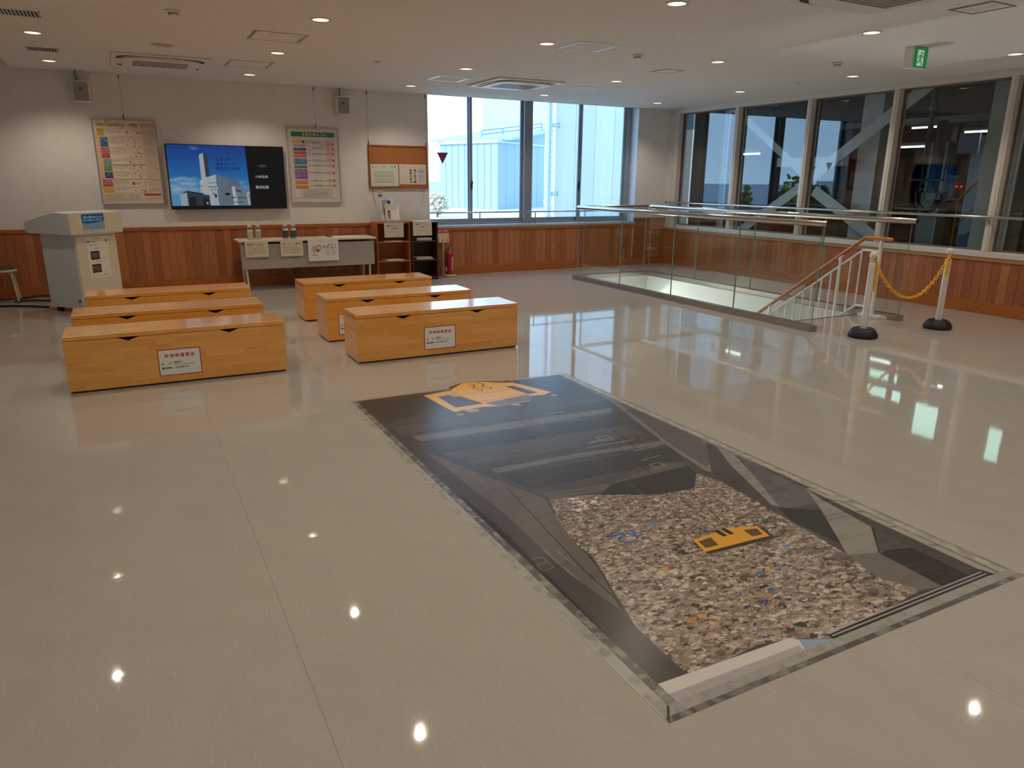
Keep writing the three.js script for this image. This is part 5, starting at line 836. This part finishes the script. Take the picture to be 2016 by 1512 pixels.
// ------------------------------------------------------------------ machine hall behind the interior windows
{
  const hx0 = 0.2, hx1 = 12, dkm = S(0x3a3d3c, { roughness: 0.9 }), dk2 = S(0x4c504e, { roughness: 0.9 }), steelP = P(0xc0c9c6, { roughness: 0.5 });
  const h = setting('wall_hall', 'dark walls of the machine hall behind the interior windows');
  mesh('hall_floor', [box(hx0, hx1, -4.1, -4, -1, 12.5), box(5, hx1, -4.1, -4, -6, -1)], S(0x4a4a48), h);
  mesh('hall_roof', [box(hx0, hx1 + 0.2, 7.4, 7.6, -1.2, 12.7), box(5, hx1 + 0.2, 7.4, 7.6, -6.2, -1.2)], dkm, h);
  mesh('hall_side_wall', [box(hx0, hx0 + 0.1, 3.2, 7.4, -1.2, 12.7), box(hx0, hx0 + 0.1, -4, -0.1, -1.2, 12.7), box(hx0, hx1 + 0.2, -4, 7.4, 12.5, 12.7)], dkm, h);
  // end wall (z = -1), return wall and far wall (x = 12) with small high windows
  const hole = (c, y, w, hh) => [[c - w / 2, y - hh / 2], [c + w / 2, y - hh / 2], [c + w / 2, y + hh / 2], [c - w / 2, y + hh / 2]];
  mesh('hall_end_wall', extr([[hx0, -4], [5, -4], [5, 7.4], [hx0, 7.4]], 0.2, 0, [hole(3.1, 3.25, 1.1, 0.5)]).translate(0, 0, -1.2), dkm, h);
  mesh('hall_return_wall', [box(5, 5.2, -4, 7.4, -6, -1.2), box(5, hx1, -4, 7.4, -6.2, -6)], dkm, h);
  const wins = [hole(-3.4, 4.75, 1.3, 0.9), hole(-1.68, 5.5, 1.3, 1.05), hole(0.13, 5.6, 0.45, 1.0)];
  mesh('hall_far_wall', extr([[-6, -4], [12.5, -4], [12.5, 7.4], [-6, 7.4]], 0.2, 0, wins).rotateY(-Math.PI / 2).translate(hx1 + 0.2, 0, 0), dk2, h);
  for (const w of wins) mesh('hall_window_pane', box(hx1 + 0.1, hx1 + 0.1002, w[0][1], w[2][1], w[0][0], w[1][0]), P(0xfffadc, { transmission: 1, thickness: 0, roughness: 0, ior: 1.5 }), h);
  // steelwork
  const col = (label, x0, x1, z0, z1, m = steelP, top = 7.4) => { const o = thing('steel_column', label, 'column'); mesh('shaft', [rbox(x0, x1, -4, top, z0, z1, 0.01)], m, o); mesh('corner_bead', [box(x0 - 0.004, x0 + 0.02, -4, top, z1 - 0.02, z1 + 0.004)], P(0xc9cfca, { roughness: 0.4 }), o); };
  col('wide grey steel column seen through the fourth interior pane', 1.2, 1.5, 2.98, 3.32); col('grey column behind the left edge of the interior windows', 1.05, 1.3, -0.9, -0.58, S(0x59605e)); col('slim grey column behind the first interior mullion', 1.2, 1.35, 0.06, 0.22, S(0x747c7a)); col('pale green column behind the last whole pane', 6.4, 6.75, 0.63, 1.05, P(0x8fa79c), 2.3); col('pale wall pier beside the right picture edge', 0.9, 1.2, 5.05, 5.5, P(0x8f9f98)); col('bluish column behind the yellow stair rail', 6.3, 6.6, 1.62, 1.97, P(0x9ab0b8), 2.4);
  const br = (label, a, b, w = 0.17) => tag(mesh('steel_brace', [beam(a, b, 0.06, w), beam(a.clone().add(V(-0.035, 0, 0)), b.clone().add(V(-0.035, 0, 0)), 0.01, w + 0.05)], steelP), label, 'brace', 'diagonal steel braces in the hall');
  br('steel brace rising to the upper right across the wide column', V(1.0, 1.5, 2.3), V(1.0, 3.0, 4.5), 0.12); br('steel brace falling to the lower right below the wide column', V(1.0, 1.35, 2.45), V(1.0, 0.0, 4.9), 0.12); br('steel brace falling from the first mullion to the second', V(1.1, 2.95, 0.1), V(1.1, 1.62, 2.1), 0.07); br('steel brace falling to the left behind the second mullion', V(1.1, 1.4, 2.1), V(1.1, 0.3, 0.3), 0.1);
  tag(mesh('steel_beam', [box(1.0, 1.12, 1.72, 1.86, 1.6, 2.9)], steelP), 'short steel beam where the diagonal braces meet', 'beam'); tag(mesh('steel_beam', [box(4.9, 5.1, 2.56, 2.68, -1, 7)], P(0x7a807c)), 'long horizontal beam above the fluorescent lamps', 'beam');
  // fluorescent lamps
  const glow = new THREE.MeshStandardMaterial({ color: 0xffffff, emissive: new THREE.Color(0.86, 1, 0.92), emissiveIntensity: 1.6 });
  const fl = (label, x, y, z0, z1) => { const t = thing('fluorescent_lamp', label, 'lamp', [0, 0, 0], 0, 'fluorescent lamps in the hall'); mesh('batten', [rbox(x - 0.05, x + 0.05, y + 0.025, y + 0.075, z0, z1, 0.005)], S(0x8a8f90), t); mesh('tube_lamp', rod(V(x, y, z0 + 0.03), V(x, y, z1 - 0.03), 0.017, 12), glow, t);
    const l = new THREE.RectAreaLight(new THREE.Color(0.86, 1, 0.92), 16, 0.034, z1 - z0 - 0.06); l.position.set(x, y - 0.02, (z0 + z1) / 2); l.rotation.set(-Math.PI / 2, 0, 0); t.add(l); };
  fl('bright fluorescent lamp behind the second interior pane', 2.2, 2.0, -0.75, 0.05); fl('fluorescent lamp behind the left part of the fifth pane', 5, 2.16, 0.85, 1.6); fl('fluorescent lamp high in the right part of the fifth pane', 5, 2.38, 2.2, 2.95); fl('dim fluorescent lamp under the beam at the left of the fifth pane', 6.5, 2.62, 0.1, 0.9); fl('fluorescent lamp deep in the hall', 8.5, 1.0, 3, 5); fl('fluorescent lamp near the ground of the hall', 5.5, -1.2, 4, 6);
  // ducts, pipe loop, panel, stairs, hopper
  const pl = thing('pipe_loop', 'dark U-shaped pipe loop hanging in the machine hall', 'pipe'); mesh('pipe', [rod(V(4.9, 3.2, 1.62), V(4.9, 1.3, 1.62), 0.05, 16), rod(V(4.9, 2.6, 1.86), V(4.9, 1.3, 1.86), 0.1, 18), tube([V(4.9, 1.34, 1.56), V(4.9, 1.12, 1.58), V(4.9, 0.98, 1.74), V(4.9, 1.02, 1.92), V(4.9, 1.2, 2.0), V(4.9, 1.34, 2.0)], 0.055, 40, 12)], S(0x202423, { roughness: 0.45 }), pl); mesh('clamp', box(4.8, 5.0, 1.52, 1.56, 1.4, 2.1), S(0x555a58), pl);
  const cp = thing('control_panel', 'grey control box with two red lights', 'control box'); mesh('box', rbox(5.15, 5.3, 1.2, 1.62, 1.92, 2.14, 0.01), S(0x7d827c), cp); const led = new THREE.MeshStandardMaterial({ color: 0x400000, emissive: 0xff1030, emissiveIntensity: 0.9 }); for (const z of [2.16, 2.25]) mesh('red_lamp', new THREE.SphereGeometry(0.02, 12, 8).translate(5.14, 1.42, z), led, cp); mesh('switch_plate', [rbox(5.15, 5.2, 1.22, 1.62, 2.141, 2.29, 0.004)], S(0x17191a), cp);
  const ys = thing('yellow_stair_rail', 'yellow stair handrail in the machine hall', 'rail'), yl = P(0xc79a1c, { roughness: 0.5 }); mesh('rail', [rod(V(5.1, 1.18, 2.26), V(5.1, 1.75, 2.75), 0.022), rod(V(5.1, 0.72, 2.3), V(5.1, 1.3, 2.8), 0.014), rod(V(5.1, 1.18, 2.26), V(5.1, 0.1, 2.26), 0.02), rod(V(5.1, 1.16, 1.98), V(5.1, 1.18, 2.26), 0.014)], yl, ys); mesh('stringer', beam(V(5.15, 0.05, 2.2), V(5.15, 1.0, 2.95), 0.05, 0.16), S(0x3a3c3a), ys);
  const hp = thing('hopper', 'grey hopper marked with black characters at the upper right pane', 'hopper'); mesh('body', extr([[2.6, 2.9], [3.9, 2.9], [3.5, 1.2], [3.05, 1.2], [2.62, 2.3]].map(([z, y]) => [z, y]), 0.8).rotateY(-Math.PI / 2).translate(6.15, 0, 0), S(0x63685f), hp); const pm = S(0xffffff, { map: texHopper, roughness: 0.8 }); mesh('marking', new THREE.PlaneGeometry(0.42, 0.21).rotateY(-Math.PI / 2).translate(5.345, 2.28, 2.9), pm, hp);
  tag(mesh('hall_sheet', rbox(4.9, 4.94, 2.0, 2.36, 2.2, 2.58, 0.005), P(0xaab6bc)), 'pale hanging sheet under the high fluorescent lamp', 'panel'); tag(mesh('blue_cabinet', rbox(4.3, 4.7, -0.6, 0.6, 2.85, 3.27, 0.01), P(0x5f86a8)), 'blue cabinet low behind the interior windows', 'cabinet');
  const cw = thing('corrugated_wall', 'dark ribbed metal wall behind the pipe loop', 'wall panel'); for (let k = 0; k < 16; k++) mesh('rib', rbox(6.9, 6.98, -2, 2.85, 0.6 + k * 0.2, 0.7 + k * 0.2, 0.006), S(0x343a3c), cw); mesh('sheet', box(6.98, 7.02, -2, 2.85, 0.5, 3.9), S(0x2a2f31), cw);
}

// ------------------------------------------------------------------ outside the daylight window
{
  const blue = P(0x9ba7ad, { roughness: 0.6 }), pale = P(0xd6d0c6, { roughness: 0.7 });
  struct(mesh('ground', [box(-160, 160, -0.6, -0.12, -60, -0.3).translate(0, -4.4, 0)], S(0x8a8a80)), 'yard outside, below the window');
  struct(mesh('roof_deck', [box(1.5, 40, -4.5, -0.12, -44, -8.5)], S(0xd4d8d8)), 'pale flat roof outside the window');
  struct(mesh('sea', [box(-2500, 1500, -9, -8, -3200, -60)], P(0x1d4668, { roughness: 0.3 })), 'blue sea at the horizon');
  // clad shed: corner towards us
  const sh = thing('clad_shed', 'blue-grey metal clad shed with low roof rail outside the window', 'shed'), C = V(9.55, 0, -26), Lf = V(7.87, 0, -30.2), Rt = V(14.3, 0, -29.2), hgt = 3.5;
  const face = (a, b, n, mat, y1a, y1b) => { for (let k = 0; k < n; k++) { const p = a.clone().lerp(b, k / n), q = a.clone().lerp(b, (k + 1) / n), d = new THREE.Vector3().subVectors(q, p), L = d.length() - 0.03, y1 = Math.min(y1a + (y1b - y1a) * k / n, y1a + (y1b - y1a) * (k + 1) / n); const m = mesh('cladding_panel', box(0.015, L + 0.015, 0, y1 + 0.12, -0.06, 0), mat, sh); m.position.set(p.x, -0.12, p.z); m.rotation.y = Math.atan2(-d.z, d.x); } };
  face(Lf, C, 9, blue, hgt, hgt); face(C, Rt, 6, blue, hgt, hgt);
  mesh('core', extr([[Lf.x, -Lf.z], [C.x, -C.z], [Rt.x, -Rt.z], [12.6, 33.4]].map(([x, z]) => [x + 0.04, z + 0.06]), 3.45).rotateX(-Math.PI / 2).translate(0, -0.12, 0), S(0x7d97a8), sh);
  mesh('gable', new THREE.ExtrudeGeometry(new THREE.Shape([[0, 0], [5.7, 0], [5.7, 0.95]].map(([a, b]) => new THREE.Vector2(a, b))), { depth: 0.05, bevelEnabled: false }).rotateY(Math.atan2(3.2, 4.75)).translate(C.x, 3.5, C.z), blue, sh);
  mesh('eaves_trim', [beam(V(Lf.x - 0.05, 3.5, Lf.z), V(C.x, 3.5, C.z + 0.06), 0.12, 0.2), beam(V(C.x, 3.46, C.z + 0.05), V(Rt.x, 3.46, Rt.z + 0.05), 0.1, 0.1)], P(0xb7cbd6), sh);
  mesh('roof', [beam(V(8.9, 3.62, -28.2), V(13.6, 4.4, -31.2), 5.4, 0.12)], P(0xa9c2d0), sh);
  mesh('roof_rail', [0.12, 0.32].map((dy) => rod(V(9.0, 3.72 + dy, -26.9), V(14.1, 4.42 + dy, -29.2), 0.03, 6)).concat([0, 0.33, 0.66, 1].map((s) => rod(V(9.0 + 5.1 * s, 3.7 + 0.7 * s, -26.9 - 2.3 * s), V(9.0 + 5.1 * s, 4.05 + 0.7 * s, -26.9 - 2.3 * s), 0.03, 6))), P(0x7f9aac), sh);
  // near plant building at the right, with spiral duct
  const na = thing('plant_building', 'pale clad plant building at the right of the daylight window', 'building'); for (let k = 0; k < 6; k++) mesh('cladding_panel', box(5.98 + k * 0.9 + 0.008, 5.98 + (k + 1) * 0.9 - 0.008, -4.2, 16, -14.1, -14), P([0xd2ccc2, 0xcdc7bc][k % 2], { roughness: 0.7 }), na); mesh('core', extr([[5.99, 14.07], [11.4, 14.07], [15.4, 20], [9.9, 20]], 20.2).rotateX(-Math.PI / 2).translate(0, -4.2, 0), S(0xb9b4aa), na);
  const du = thing('spiral_duct', 'vertical spiral duct on brackets in front of the shed', 'duct', [5.56, -4.2, -13.76]); mesh('duct', cyl(0.12, 0.12, 20, 20).translate(0, 10, 0), P(0xb4bcc0, { roughness: 0.35, metalness: 0.3 }), du); const hel = []; for (let k = 0; k <= 420; k++) { const a = k / 420 * TAU * 34; hel.push(V(Math.cos(a) * 0.121, 3 + k / 420 * 9, Math.sin(a) * 0.121)); } mesh('seam', new THREE.TubeGeometry(new THREE.CatmullRomCurve3(hel), 900, 0.006, 4), P(0x93a3ae), du);
  for (const y of [3.44, 0.97]) mesh('bracket', [rod(V(0.1, y + 4.2, 0), V(0.36, y + 4.2, -0.05), 0.018, 8), box(0.2, 0.46, y + 4.14, y + 4.17, -0.12, -0.04), box(0.2, 0.46, y + 4.25, y + 4.28, -0.12, -0.04), box(0.44, 0.47, y + 4.1, y + 4.32, -0.22, -0.04), box(0.18, 0.21, y + 4.14, y + 4.28, -0.1, -0.04)], P(0xa3b0b9, { roughness: 0.4, metalness: 0.4 }), du);
  const fb = thing('tall_building', 'tall white building behind the metal shed', 'building'); mesh('wall', box(17.2, 44, -4.2, 26, -52, -45), pale, fb); mesh('corner_trim', box(17.1, 17.7, -4.2, 26, -45.1, -44.95), P(0xf4f7f8), fb); mesh('band', [box(17.2, 44, 8.2, 8.3, -45.05, -44.99), box(17.2, 44, 6.0, 6.06, -45.05, -44.99)], P(0xc7d0d6), fb);
  // shrub and trees
  const tree = (name, label, x, y0, z, rx, ry, n, cols, seedN, cat = 'tree', mid = 1.24) => { seed = seedN; const t = thing(name, label, cat, [x, y0, z]); const per = cols.map(() => []); for (let k = 0; k < n; k++) { const a = rnd() * TAU, b = Math.acos(2 * rnd() - 1), q = Math.pow(rnd(), 0.4), s = rr(0.05, 0.14) * (rx > 1 ? 1.8 : 1); const g = new THREE.IcosahedronGeometry(s, 0).scale(1, rr(0.3, 0.6), 1).rotateX(rr(-1, 1)).rotateZ(rr(-1, 1)).translate(Math.sin(b) * Math.cos(a) * rx * q, ry * mid + Math.cos(b) * ry * q * 0.75, Math.sin(b) * Math.sin(a) * rx * q); per[k % cols.length].push(g); } mesh('trunk', rod(V(0, 0, 0), V(0.05, ry * 1.1, 0), 0.08 * Math.max(0.5, rx), 10, 0.04 * Math.max(0.5, rx)), S(0x5a4634), t); per.forEach((p, i) => { const o = mesh('foliage', p, S(cols[i], { roughness: 0.9 }), t); o.userData.kind = 'stuff'; }); };
  tree('garden_shrub', 'pale reddish shrub beside the shed at the left window edge', 3.35, -0.12, -19.5, 0.55, 0.62, 230, [0xd6c3a2, 0xc3c9a0, 0xdcb8a2, 0xe6dac4], 71, 'shrub', 0.95);
  tree('leafy_tree', 'yellow-green tree mirrored in the interior window panes', -17.1, -4.5, -12.6, 0.8, 3.2, 1500, [0x8a8a2c, 0xa8922e, 0x5f6e28], 73); tree('leafy_tree', 'tall narrow yellow tree mirrored beside the second mullion', -16.0, -4.5, -14.2, 0.4, 2.95, 700, [0xa8922e, 0x7d7a2a], 74);
  tree('green_bush', 'dark green bushy tree mirrored in the third interior pane', -20.4, -4.5, -14.2, 1.15, 2.95, 1900, [0x3f5c30, 0x55703c, 0x2f4826], 80, 'tree');
  tag(mesh('cream_house', [box(-85.2, -83.2, -5, 1.7, -67.5, -64.5), box(-83.22, -83.18, -0.4, 0.9, -66.6, -66.3)], S(0xe2d8bc)), 'cream coloured house far off, mirrored in the interior panes', 'house');
}

renderer.render(scene, camera);
